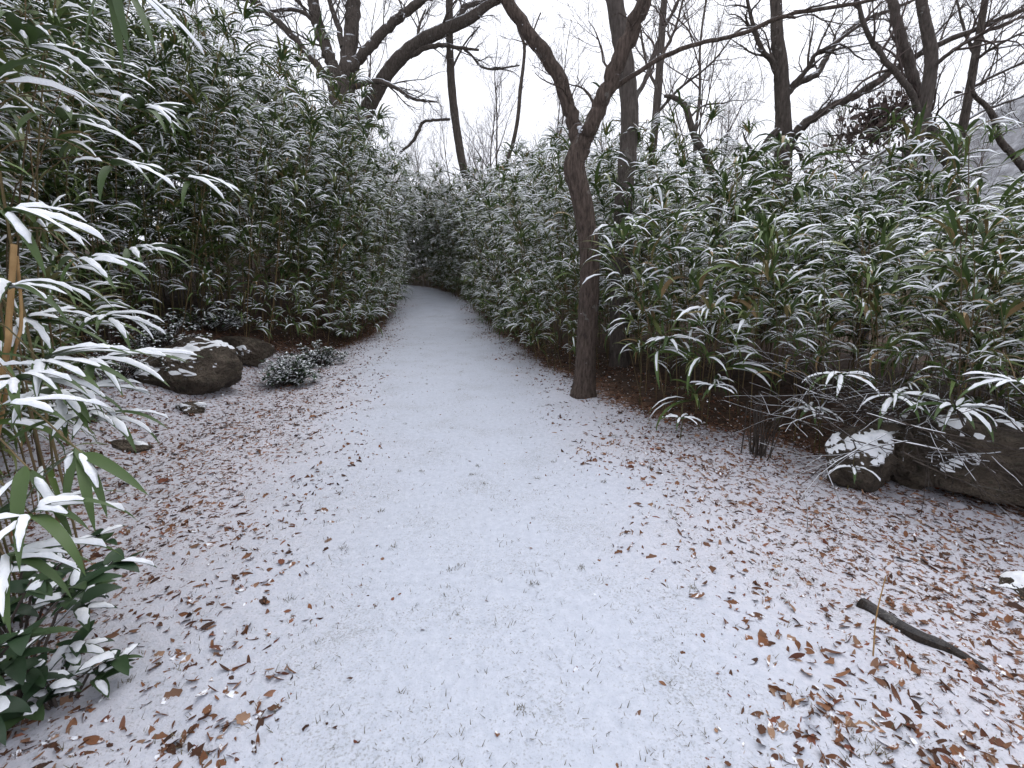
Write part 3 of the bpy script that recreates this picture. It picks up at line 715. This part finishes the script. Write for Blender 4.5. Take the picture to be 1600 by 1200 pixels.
# ------------------------------------------------------------------ rocks
def rock_mesh(seed, sx, sy, sz, cuts=11, sub=44):
    rng = np.random.RandomState(seed)
    u = np.linspace(0, 2 * math.pi, sub * 2 + 1)[:-1]; w = np.linspace(.02, math.pi - .02, sub)
    U, W = np.meshgrid(u, w)
    D = np.stack([np.sin(W) * np.cos(U), np.sin(W) * np.sin(U), np.cos(W)], -1)
    rr = np.ones(U.shape)
    for c in range(cuts):
        nrm = rng.normal(0, 1, 3); nrm /= np.linalg.norm(nrm); dist = rng.uniform(.58, .86)
        dp = D @ nrm; rr = np.where(dp > .05, np.minimum(rr, dist / np.maximum(dp, .05)), rr)
    ph = rng.uniform(0, 50, 3)
    nn = vnoise(D[..., 0] * 2 + ph[0] + D[..., 2], D[..., 1] * 2 + ph[1] + 2 * D[..., 2], 1) + .5 * vnoise(D[..., 0] * 5 + ph[2], D[..., 1] * 5 + 5 * D[..., 2], 1)
    fine = vnoise(D[..., 0] * 13 + ph[1] + 9 * D[..., 2], D[..., 1] * 13 + ph[0] - 7 * D[..., 2], 1)
    ridge = np.abs(vnoise(D[..., 0] * 4 + ph[2] + 3 * D[..., 2], D[..., 1] * 4 + ph[0] + 4 * D[..., 2], 1) - .5)
    rr = rr * (.88 + .08 * nn + .05 * fine + .20 * ridge)
    V = D * rr[..., None] * np.array([sx, sy, sz])
    nu = len(u); i = np.arange(sub - 1)[:, None] * nu; j = np.arange(nu)[None, :]; j2 = (j + 1) % nu
    f = np.stack([i + j, i + nu + j, i + nu + j2, i + j2], -1).reshape(-1, 4)
    return V, f
def rock(name, label, loc, size, rz, seed, snow=.45, thick=.018, group=None):
    V, f = rock_mesh(seed, *size)
    ca, sa = math.cos(rz), math.sin(rz); RZ = np.array([[ca, -sa, 0], [sa, ca, 0], [0, 0, 1]]); V = V @ RZ.T
    sh = V.shape; v = V.reshape(-1, 3)
    t = setp(empty(name, loc), label, 'rock', group)
    mb = MB(); mb.add(v, f); mb.obj('stone', [M_ROCK], t)
    # snow lying on the flatter top
    a = np.roll(V, -1, 1) - np.roll(V, 1, 1); b = np.gradient(V, axis=0); nr = np.cross(b, a); nr /= np.linalg.norm(nr, axis=-1)[..., None] + 1e-9
    nz = np.abs(nr[..., 2]) * (V[..., 2] > 0)
    patch = vnoise(V[..., 0] + seed, V[..., 1], 7) + .6 * vnoise(V[..., 0], V[..., 1] + V[..., 2], 18)
    m = sstep((nz - .45) / .3) * sstep((patch - (1.25 - snow * 1.3)) / .22)
    off = -.004 + (thick + .004) * m
    S = V + np.array([0, 0, 1.0]) * off[..., None]
    keep = np.max(m.ravel()[f], axis=1) > .01
    if snow > 0 and keep.any():
        mb = MB(); mb.add(S.reshape(-1, 3), f[keep]); mb.obj('snow', [M_SNOW], t)
    return t
def on_ground(px, py, Y=None):
    """ground point under a pixel"""
    lo, hi = .5, 40.0
    for _ in range(50):
        mid = (lo + hi) / 2; p = at(px, py, mid)
        if p.z > float(gz0(np.array([p.x]), np.array([p.y]))[0]): lo = mid
        else: hi = mid
    return at(px, py, lo)
def put(px, py, dz=0):
    p = on_ground(px, py); return (p.x, p.y, gzf(p.x, p.y) + dz)
rock('boulder', 'large brown boulder with a snow patch at the foot of the left bank', put(290, 600, .15), (.68, .5, .42), .5, 3, .36)
rock('boulder', 'flat brown stone in leaf litter behind the snow patched left boulder', put(375, 556, .05), (.62, .34, .26), -.2, 8, .12)
rock('stone', 'small angular stone in front of the left boulder', put(300, 640, .0), (.2, .15, .11), .4, 12, .35)
rock('stone', 'low brown stone half buried in snow under the left bamboo leaves', put(195, 695, -.02), (.2, .14, .07), .1, 15, .25)
rock('stone', 'snow topped stone near the tan canes at the left edge', put(95, 650, -.02), (.28, .2, .13), .9, 16, .55)
rb = put(1340, 752, .17)
rock('boulder', 'rounded boulder with a snowy top beside the brush on the right', rb, (.29, .27, .25), .3, 23, .42, .03)
rock('stone', 'small flat stone resting on the snowy right boulder', (rb[0] + .10, rb[1] - .05, rb[2] + .27), (.13, .08, .04), .5, 27, 0)
bb = put(1560, 795, .22)
rock('boulder', 'long dark boulder under brushwood at the right edge', (bb[0] + .05, bb[1] + .25, bb[2]), (.8, .5, .34), -.45, 31, .3)
rock('boulder', 'low dark rock between the two right boulders', put(1415, 745, .08), (.30, .26, .22), .2, 35, .4)
rock('stone', 'snow covered mossy stone at the right edge near the log', put(1615, 925, -.02), (.18, .12, .08), .3, 38, .5)
rock('boulder', 'dark stones under the left bamboo beside the path', put(520, 520, .08), (.6, .3, .22), .1, 41, .2)

# ------------------------------------------------------------------ dead cane, log, sticks
def cane(name, label, pts, r0, r1, mat, cat, sides=8, group=None):
    P = catmull([Vector(p) for p in pts], 5); O = P[0].copy()
    mb = MB(); v, f = tube_geo(P - O, np.linspace(r0, r1, len(P)), sides, rng=np.random.RandomState(len(label)), rough=.12); mb.add(v, f)
    # end cap
    n = len(v); mb.add(np.vstack([v[-sides:], [v[-sides:].mean(0)]]), [[k, (k + 1) % sides, sides, sides] for k in range(sides)] if False else [[0, 1, 2, 3], [0, 3, 4, 5], [0, 5, 6, 7]] if sides == 8 else [[0, 1, 2, 3]])
    o = mb.obj(name, [mat]); o.location = O; return setp(o, label, cat, group)
def at_t(px, py, t):
    yv = -(py - 600) / FPX
    return Vector(((px - 800) / FPX * t, (math.cos(PITCH) + yv * math.sin(PITCH)) * t, H + (-math.sin(PITCH) + yv * math.cos(PITCH)) * t))
def down_to_ground(p, dx=0, dy=0): return Vector((p.x + dx, p.y + dy, gzf(p.x + dx, p.y + dy) - .05))
a = at_t(22, 382, 1.75); b = at_t(14, 500, 1.75); c2 = at_t(2, 590, 1.75)
cane('cut_cane', 'thick cut tan cane standing at the left edge', [down_to_ground(c2, -.55), c2, b, a], .011, .010, M_STAKE, 'cane')
a = at_t(27, 400, 1.78); b = at_t(33, 505, 1.78); c2 = at_t(14, 590, 1.78)
cane('cut_cane', 'thinner bent tan cane beside the thick cut cane', [down_to_ground(c2, -.5), c2, b, a], .007, .005, M_STAKE, 'cane')
g1 = Vector(put(1345, 945, -.006)); g2 = Vector(put(1418, 990, .006)); g3 = Vector(put(1485, 1016, .0)); g4 = Vector(put(1545, 1045, -.02))
cane('rotten_log', 'dark rotten branch half buried in snowy leaves at lower right', [g1, g2, g3, g4], .035, .022, M_LOG, 'log')
g = Vector(put(1363, 1030)); top = at(1384, 900, g.y + .05)
cane('dry_stem', 'dry upright weed stem standing in snow beside the rotten branch', [g, (g + top) / 2 + Vector((-.012, 0, 0)), top], .0032, .002, M_STAKE, 'stem')
g = Vector(put(1185, 712)); tw = MB(); rng = np.random.RandomState(5)
for k in range(26):
    b = np.array([rng.normal(0, .05), rng.normal(0, .05), -.03]); tp = b * 1.3 + [rng.normal(0, .04), rng.normal(0, .03), rng.uniform(.2, .6)]
    v, f = tube_geo([b, (b + tp) / 2 + rng.normal(0, .01, 3), tp], [.006, .005, .004], 4); tw.add(v, f, 0, rng.rand())
o = tw.obj('stem_clump', [M_BARK]); o.location = g; setp(o, 'clump of short dark stems standing in snow left of the right boulder', 'stems')
# brushwood over the boulders
tw = MB(); sn = MB(); rng = np.random.RandomState(6); O = np.array([bb[0] - .15, bb[1] + .3, bb[2] + .1])
for k in range(120):
    b = np.array([rng.uniform(-.9, .9), rng.uniform(-.45, .5), rng.uniform(.05, .4)]); d = np.array([rng.uniform(.3, 1), rng.normal(0, .5), rng.normal(-.25, .3)]) * rng.choice([-1, 1, 1])
    P = grow(tw, b, d, rng.uniform(.4, 1.0), .006, 2, rng, up=0, wig=.12, maxlvl=3)
    if k % 4 == 0:
        v, f = tube_geo(P[:3] + [0, 0, .005], [.002, .0045, .002], 4); sn.add(v, f)
t = setp(empty('brush_pile', O), 'tangle of thin dead branches over the dark right boulder', 'brushwood')
setp(tw.obj('twigs', [M_BARK], t), kind='stuff'); setp(sn.obj('snow', [M_SNOW], t), kind='stuff')

# ------------------------------------------------------------------ fallen leaves
def dead_leaf(rng, kind):
    """a curled dry leaf, about 1 unit long"""
    n = 6; t = np.linspace(0, 1, n + 1)
    if kind == 0: hw = .20 * np.sin(math.pi * np.clip(t, .02, .98)) ** .8
    elif kind == 1: hw = .33 * np.sin(math.pi * np.clip(t, .02, .98)) ** .7 * (1 + .16 * np.cos(t * 6 * math.pi))
    else: hw = .12 * np.sin(math.pi * np.clip(t, .02, .98)) ** .6
    bend = rng.uniform(-.5, .9); curl = rng.uniform(.2, 1.1)
    x = t - .5; z0 = .22 * bend * (x * 2) ** 2
    z1 = z0 + curl * hw * rng.uniform(.3, .9); z2 = z0 + curl * hw * rng.uniform(.0, .9)
    tw = rng.uniform(-.25, .25) * (t - .5)
    rows = np.stack([np.stack([x, -hw, z1 + tw * .5], -1), np.stack([x, .04 * np.sin(t * 5), z0], -1), np.stack([x, hw, z2 - tw * .5], -1)], 1)
    i = np.arange(n)[:, None] * 3; j = np.arange(2)[None, :]
    f = np.stack([i + j, i + j + 1, i + j + 4, i + j + 3], -1).reshape(-1, 4)
    return rows.reshape(-1, 3), f
rng = np.random.RandomState(9)
DL = [dead_leaf(rng, [0, 1, 0, 2, 0, 2][k % 6]) for k in range(18)]
DLM = []
for v, f in DL:
    mb = MB(); mb.add(v, f, 0, 0.0); DLM.append(mb.mesh('fallen_leaf', [M_FALLEN]))
ny_ = 170000
cy_ = 1.0 + 17 * rng.rand(ny_) ** 1.6
lo_ = f_bl(cy_) - 1.2; hi_ = f_br(cy_) + 1.4; cx_ = lo_ + (hi_ - lo_) * rng.rand(ny_)
cl_ = litter(cx_, cy_)
pr_ = (.022 + 1.05 * cl_ ** .9 * (.12 + 1.9 * vnoise(cx_, cy_, 1.1) * vnoise(cx_ + 9, cy_, 3.3) + .5 * (vnoise(cx_, cy_ + 5, 6.0) > .62))) * np.minimum(1, (hi_ - lo_) / 9 + .15)
ok_ = (rng.rand(ny_) < pr_) & ~((cy_ < 8) & (np.abs(cx_) > 1.25 * cy_ + .3))
cand = list(zip(cx_[ok_], cy_[ok_], cl_[ok_]))
rng.shuffle(cand); cand = [tuple(c) for c in cand][:40000]; cgz = gz(np.array([c[0] for c in cand]), np.array([c[1] for c in cand]))
items = []
for (x, y, l), z_ in zip(cand, cgz):
    s = rng.uniform(.023, .060) * (1 if l > .2 else .5) * rng.choice([.6, 1, 1, 1.15]) * (1.35 if rng.rand() < .05 else 1)
    e = Euler((rng.normal(0, .6), rng.normal(0, .45), rng.uniform(0, 6.28)))
    items.append((x, y, z_ + rng.uniform(-.010, .003), s, e, rng.randint(18)))
vis = sorted([it for it in items if it[3] > .025 and abs(it[0]) < 1.1 * it[1] and it[1] > 1.15], key=lambda it: math.hypot(it[0], it[1]) - 14 * (it[3] - .06))[:300]
vs_ = set(id(i) for i in vis)
for it in vis:
    x, y, z, s, e, k = it
    o = bpy.data.objects.new('fallen_leaf', DLM[k]); link(o); o.location = (x, y, z + .003); o.rotation_euler = e; o.scale = (s * 1.1,) * 3
    w = (('in the snow below the broadleaf shrubs at left' if y < 2.2 else 'on the snow between the left stones and the path') if x < -.6 else 'on the open snow of the path near the camera' if x < .8 else
         'around the rotten branch at lower right' if y < 2.3 else 'on the snow between the path and the right boulders')
    setp(o, 'curled brown fallen leaf ' + w, 'leaf', 'fallen leaves ' + w)
mb = MB()
for it in items:
    if id(it) in vs_: continue
    x, y, z, s, e, k = it
    v, f = DL[k]; m = np.array(e.to_matrix()) * s
    mb.add(v @ m.T + [x, y, z], f, 0, rng.rand())
setp(mb.obj('leaf_litter', [M_FALLEN]), 'brown fallen leaves scattered over the snowy borders of the path', 'leaf litter', kind='stuff')

# grass tips poking through the snow of the path
mb = MB()
for _ in range(3200):
    y = .9 + 11 * rng.rand() ** 2.2; x = rng.uniform(f_pl(y) - .5, f_pr(y) + .7)
    z = gzf(x, y)
    for k in range(rng.randint(1, 4) if rng.rand() > .025 else 22):
        a = rng.uniform(0, 6.28); L = rng.uniform(.008, .030); sp = rng.uniform(.4, 1.0); w = .0017
        bx, by = x + rng.normal(0, .012), y + rng.normal(0, .012)
        d = np.array([math.cos(a) * sp, math.sin(a) * sp, 1 - .5 * sp]) * L; s = np.array([-math.sin(a), math.cos(a), 0]) * w
        b = np.array([bx, by, z - .002])
        mb.add([b - s, b + s, b + d + s * .3, b + d - s * .3], [[0, 1, 2, 3]])
setp(mb.obj('grass_tips', [M_GRASS]), 'short dry grass tips poking through the thin snow of the path', 'grass', kind='stuff')

# ------------------------------------------------------------------ evergreen shrubs
def broad_leaf(rng, L, ratio=.42):
    v, f, sv, sf = leaf_geo(rng, L, L * ratio, 0, rng.uniform(-.1, .5), rng.uniform(.3, 1.0), n=5, snow=True, thick=L * .07, snow_from=.1, snow_to=.95)
    return v, f, sv, sf
def small_shrub(label, loc, rx0, ry0, rz0, n, seed, L=.055):
    rng = np.random.RandomState(seed); t = setp(empty('evergreen_shrub', loc), label, 'shrub')
    lf = MB(); sn = MB(); st = MB()
    for k in range(n // 7):
        u = rng.uniform(0, 6.28); w = rng.uniform(0, 1) ** .5
        rx, ry, rz_ = rx0 * rng.uniform(.6, 1.3), ry0 * rng.uniform(.6, 1.3), rz0 * rng.uniform(.6, 1.25)
        tip = np.array([rx * w * math.cos(u), ry * w * math.sin(u), rz_ * (rng.uniform(.25, 1.0)) * math.sqrt(max(.05, 1 - .75 * w * w))])
        v, f = tube_geo([tip * [.2, .2, 0] - [0, 0, .03], tip * [.6, .6, .6], tip], [.005, .004, .002], 4); st.add(v, f)
        for q in range(7):
            v, f, sv, sf = leaf_geo(rng, L * rng.uniform(.7, 1.2), L * .42, rng.uniform(0, 6.28), rng.uniform(-.2, .7), rng.uniform(.3, 1.1), tip - [0, 0, .06 * rng.rand()] + rng.normal(0, .012, 3), n=5, snow=rng.rand() < .7, thick=.007)
            lf.add(v, f, 0, rng.rand())
            if sv is not None: sn.add(sv, sf)
    setp(lf.obj('foliage', [M_BROAD], t), kind='stuff'); setp(sn.obj('snow', [M_SNOW], t), kind='stuff'); st.obj('stems', [M_BARK], t)
small_shrub('snowy low evergreen shrub standing in leaf litter at the left edge of the path', put(452, 602), .36, .30, .50, 800, 1, .085)
small_shrub('smaller snowy evergreen shrub just behind the low shrub by the path', put(500, 570), .40, .34, .42, 700, 2, .085)
small_shrub('dark evergreen shrub growing above the left boulder', put(265, 556), .5, .4, .62, 720, 3, .08)
small_shrub('dark evergreen shrub under the bamboo behind the flat stone', put(335, 515), .6, .4, .5, 700, 4, .085)
small_shrub('dark evergreen shrub behind the tan canes on the left bank', put(180, 590), .5, .4, .6, 520, 5)

def place_leaf(t, v, f, sv, sf, rnd, mat, O):
    mb = MB(); mb.add(np.asarray(v) - O * 0, f, 0, rnd); o = mb.obj('leaf', [mat], t)
    if sv is not None:
        mb = MB(); mb.add(sv, sf); mb.obj('snow', [M_SNOW], o)
def broad_plant(label, loc, tips, seed, L=.11, per=6, snow_p=.5):
    rng = np.random.RandomState(seed); t = setp(empty('broadleaf_shrub', loc), label, 'shrub')
    for tip in tips:
        tip = np.array(tip); st = MB()
        v, f = tube_geo([tip * [.15, .15, 0] - [0, 0, .04], tip * [.55, .55, .7], tip], [.006, .005, .003], 5); st.add(v, f); st.obj('stem', [M_BARK], t)
        a0 = rng.uniform(0, 6.28)
        for q in range(per):
            v, f, sv, sf = leaf_geo(rng, L * rng.uniform(.7, 1.2), L * rng.uniform(.36, .5), a0 + q * 2.4 + rng.normal(0, .3), rng.uniform(0, .6), rng.uniform(.4, 1.3), tip - [0, 0, .05 * rng.rand()], n=10, snow_from=rng.choice([.05, .15]), snow_to=rng.choice([.6, .8, .95]),
                                    snow=rng.rand() < snow_p, thick=.011, roll=rng.normal(0, .25))
            place_leaf(t, v, f, sv, sf, rng.rand(), M_BROAD, 0)
rng = np.random.RandomState(44)
def tips(n, rx, ry, z0, z1): return [(rng.uniform(-rx, rx), rng.uniform(-ry, ry), rng.uniform(z0, z1)) for _ in range(n)]
broad_plant('broadleaf evergreen shrub heaped with snow in the lower left corner', put(-10, 1120), tips(20, .34, .26, .10, .50), 1, .13, 7)
broad_plant('broadleaf evergreen shrub with dark leaves below the hanging bamboo leaves at left', put(20, 985), tips(20, .40, .26, .10, .50), 2, .13, 7, .35)
broad_plant('low snowy broadleaf sprig at the bottom left rim of the litter', put(90, 1100), tips(8, .16, .16, .05, .22), 3, .11)

# ------------------------------------------------------------------ near bamboo on the left, leaf by leaf
def near_bamboo(label, org, leaves, seed, base_off=(-.75, .35), snow_p=.9, above=.35):
    """org: the point the leaves spring from; leaves: (length, azimuth deg from +x, elevation deg, droop deg[, snow])"""
    rng = np.random.RandomState(seed); org = Vector(org)
    bx, by = org.x + base_off[0], org.y + base_off[1]
    base = Vector((bx, by, gzf(bx, by)))
    t = setp(empty('bamboo_plant', base), label, 'bamboo')
    hz = max(org.z + .12, base.z + .3)
    mb = MB(); P = catmull([Vector((0, 0, -.05)), Vector((.01, 0, .5 * (hz - base.z))), Vector((.22 * (org.x - bx), .2 * (org.y - by), .95 * (hz - base.z))),
                            Vector((.65 * (org.x - bx), .65 * (org.y - by), hz + .02 - base.z)), org - base], 4)
    v, f = tube_geo(P, np.linspace(.0055, .002, len(P)), 7); mb.add(v, f); mb.obj('culm', [M_CULM], t)
    j = base + Vector(P[-3])
    for lf in leaves:
        L, az, el, dr = lf[:4]; has = lf[4] if len(lf) > 4 else rng.rand() < snow_p
        q = np.array(org - base) - (np.array(org - j) * rng.uniform(0, .18))
        v, f, sv, sf = leaf_geo(rng, L, L * rng.uniform(.105, .14), R(az), R(el), R(dr), q, n=14, snow=bool(has), roll=rng.normal(0, .2), thick=.011, snow_from=rng.choice([.03, .12]), snow_to=rng.choice([.7, .85, .95]))
        place_leaf(t, v, f, sv, sf, rng.uniform(0, .22), M_LEAF, 0)
near_bamboo('near bamboo with a fan of snowy leaves at the upper left edge', at_t(100, 190, 1.9), [(.34, -10, 5, 45), (.33, -40, 10, 50), (.30, 20, 0, 50), (.28, -120, 30, 70), (.26, 200, 25, 60), (.30, -75, 0, 60, 0), (.24, 100, 30, 60)], 1)
near_bamboo('near bamboo with two long snow laden leaves at mid left edge', at_t(8, 332, 1.35), [(.36, -12, -5, 35, 1), (.33, -2, 0, 40, 1), (.30, -30, -20, 50, 1), (.22, 60, 20, 60, 1)], 2)
near_bamboo('near bamboo with arching snow lined leaves below the upper left fan', at_t(180, 262, 1.9), [(.36, -8, 0, 45, 1), (.34, -30, 5, 55, 1), (.30, 15, 10, 55, 1), (.26, -70, -20, 50, 0), (.2, 180, 20, 60)], 3, (-1.0, .3))
near_bamboo('near bamboo with drooping snowy leaves right of the upper left fan', at_t(298, 282, 2.4), [(.40, -5, 5, 60, 1), (.36, -30, 0, 55, 1), (.30, 15, 5, 50, 1), (.22, -80, -30, 40, 0), (.25, 170, 10, 60)], 4, (-1.5, .3))
near_bamboo('near bamboo with a level tuft of snowy leaves beside the tan canes', at_t(130, 410, 1.8), [(.30, -5, 10, 60, 1), (.28, 20, 10, 60, 1), (.30, -35, 0, 55, 1), (.22, -70, -10, 50, 0), (.24, 150, 10, 50)], 5)
near_bamboo('near bamboo with long level snowy leaves in front of the left boulder', at_t(70, 572, 1.55), [(.36, -5, 25, 45, 1), (.42, -14, 12, 45, 1), (.34, 15, 22, 50, 1), (.36, -28, 8, 40, 1), (.3, -45, 10, 60, 1), (.26, 190, 10, 50), (.3, 35, 18, 50, 1)], 6)
near_bamboo('near bamboo with bare dark green leaves hanging over the snowy litter', at_t(128, 708, 1.25), [(.25, -18, -12, 22, 0), (.24, -50, -30, 35, 0), (.26, -150, -25, 30, 0), (.20, -80, -55, 20, 0), (.24, -30, -25, 40, 1), (.18, -95, -60, 20, 1), (.2, 200, -30, 30, 0)], 7, (-.8, .3))
near_bamboo('near bamboo with dark drooping leaves at left rim above the broadleaf shrub', at_t(48, 735, 1.2), [(.24, -60, -30, 40, 0), (.24, -110, -35, 35, 1), (.26, 190, -25, 30, 0), (.22, -20, -50, 25, 1), (.22, -80, -55, 20, 0)], 8, (-.6, .2))
near_bamboo('near bamboo with dark leaves hanging from the top left edge', at_t(175, -45, 1.5), [(.32, -20, -45, 35, 0), (.30, -70, -80, 10, 0), (.36, 0, -35, 25, 1), (.34, 20, -30, 30, 1), (.3, -120, -60, 20, 0), (.3, -50, -60, 20, 0)], 9, (-.9, .3), above=.1)
near_bamboo('near bamboo with pale snowy leaves at the left edge above the dark drooping leaves', at_t(10, 640, 1.25), [(.24, -10, 10, 40, 1), (.2, -60, 0, 60, 1), (.2, -100, -10, 60, 1), (.24, 30, 10, 50, 1)], 10)
near_bamboo('small snow bent bamboo at the path edge before the right thicket', Vector(put(1060, 690, .22)), [(.24, 0, 20, 80, 1), (.24, 50, 20, 80, 1), (.22, 180, 25, 80, 1), (.24, -60, 20, 80, 1), (.22, -120, 20, 90, 1), (.22, 120, 20, 80, 1)], 11, (.03, .05), above=.05)
near_bamboo('small snowy bamboo sprig before the right boulder', Vector(put(1325, 770, .16)), [(.2, 0, 20, 80, 1), (.2, -60, 20, 80, 1), (.2, 180, 20, 90, 1), (.2, -120, 20, 80, 1)], 12, (.02, .04), above=.05)

def fan(n, seed, L=(.24, .36), lo=-70, hi=60):
    r = np.random.RandomState(seed)
    return [(r.uniform(*L), lo + (hi - lo) * (k + r.rand()) / n, r.uniform(0, 30), r.uniform(45, 95), r.rand() < .8) for k in range(n)]
near_bamboo('snowy bamboo spray over the ground just below the tan canes', at_t(40, 505, 1.9), fan(8, 1), 21)
near_bamboo('snowy bamboo spray reaching right towards the left boulder', at_t(165, 500, 2.3), fan(8, 2), 22, (-1.2, .3))
near_bamboo('arching snowy bamboo spray high above the left boulder', at_t(215, 395, 2.5), fan(8, 3), 23, (-1.4, .3))
near_bamboo('low bamboo spray hanging over the half buried left stones', at_t(95, 625, 1.7), fan(9, 4), 24, (-.9, .3))
near_bamboo('bamboo spray touching the left picture edge halfway up', at_t(12, 455, 1.5), fan(8, 5), 25)
near_bamboo('bamboo spray close to the camera above the lower left shrubs', at_t(55, 810, 1.15), fan(8, 6, (.18, .27), -110, 60), 26, (-.6, .2))
near_bamboo('bamboo spray with drooping leaves between hanging dark leaves and litter', at_t(20, 880, 1.1), fan(8, 7, (.16, .25), -110, 50), 27, (-.5, .15))
near_bamboo('snowy bamboo spray in the top left corner', at_t(45, 75, 1.8), fan(9, 8), 28, (-.7, .3))
near_bamboo('high snowy bamboo spray left of the hanging dark leaves', at_t(120, 110, 2.2), fan(9, 9), 29, (-1.1, .3))
near_bamboo('high snowy bamboo spray below the hanging dark leaves', at_t(225, 175, 2.4), fan(9, 10), 30, (-1.4, .3))
near_bamboo('bamboo with very long level snowy leaves reaching over the left boulder', at_t(150, 568, 1.9), [(.42, -5, 18, 40, 1), (.46, -18, 10, 45, 1), (.40, 14, 20, 45, 1), (.38, -35, 5, 50, 1), (.34, 30, 20, 55, 1), (.3, -60, 0, 60, 0)], 38, (-1.0, .3))
near_bamboo('bamboo with snowy leaves drooping over the low left stone', at_t(150, 660, 1.75), fan(8, 18, (.24, .36), -100, 40), 39, (-1.0, .3))
near_bamboo('green bamboo spray at the left edge above the hanging dark leaves', at_t(30, 600, 1.45), fan(9, 19, (.26, .36), -100, 50), 40, (-.7, .3))
near_bamboo('broad snowy bamboo fan above the snowy right boulder', at(1312, 588, 3.25), fan(9, 11, (.26, .36), -200, 40), 31, (.25, .5))
near_bamboo('broad snowy bamboo fan drooping over the gap between right boulders', at(1395, 622, 3.0), fan(8, 12, (.24, .34), -200, 40), 32, (.25, .5))
near_bamboo('snowy bamboo fan over the long dark right boulder', at(1490, 640, 2.75), fan(9, 13, (.24, .34), -200, 40), 33, (.3, .6))
near_bamboo('snowy bamboo fan at the right picture edge above the long boulder', at(1590, 600, 2.5), fan(9, 14, (.24, .34), -220, 20), 34, (.3, .6))
near_bamboo('wide snowy bamboo fan right of the forked tree trunk', at(1045, 530, 4.5), fan(11, 15, (.28, .38), -190, 170), 35, (.1, .3))
near_bamboo('low snowy bamboo fan behind the clump of short stems', at(1115, 605, 4.1), fan(11, 16, (.26, .36), -190, 170), 36, (.1, .3))
near_bamboo('low snowy bamboo fan between stem clump and snowy boulder', at(1265, 640, 3.7), fan(10, 17, (.24, .34), -190, 170), 37, (.1, .3))

# ------------------------------------------------------------------ dried leaf clump and falling snow
rng = np.random.RandomState(63); c = at(1372, 190, 8.6); t = setp(empty('dead_vine_clump', c), 'brown clump of withered vine leaves hanging in the branches left of the twin trunks', 'vine clump')
lf = MB(); st = MB()
for k in range(1000):
    q = rng.normal(0, 1, 3) * [.30, .22, .20]; q[2] += .35 * q[0]
    v, f = DL[rng.randint(18)]; e = np.array(Euler(rng.uniform(0, 6.28, 3)).to_matrix()) * rng.uniform(.07, .13)
    lf.add(v @ e.T + q, f, 0, rng.rand())
for k in range(22): grow(st, rng.normal(0, .12, 3), rng.normal(0, 1, 3), rng.uniform(.4, .9), .006, 2, rng)
setp(lf.obj('withered_leaves', [m_plain('withered_leaf', (.045, .03, .027), (.15, .11, .095), 9)], t), kind='stuff'); setp(st.obj('stems', [M_BARK], t), kind='stuff')

mb = MB()
for _ in range(700):
    y = 1.6 + 10 * rng.rand() ** .7; x = rng.uniform(-1.15, 1.15) * y; z = rng.uniform(.1, 1.0) * (1.5 + .75 * y); s = rng.uniform(.0018, .0040)
    a = np.linspace(-1, 1, 4)
    v, f = tube_geo([np.array([x, y, z + s * q]) for q in a], np.maximum(s * np.sqrt(1 - a ** 2), s * .15), 5); mb.add(v, f)
setp(mb.obj('snowflakes', [M_SNOW]), 'small snowflakes falling through the air', 'snowflakes', kind='stuff')
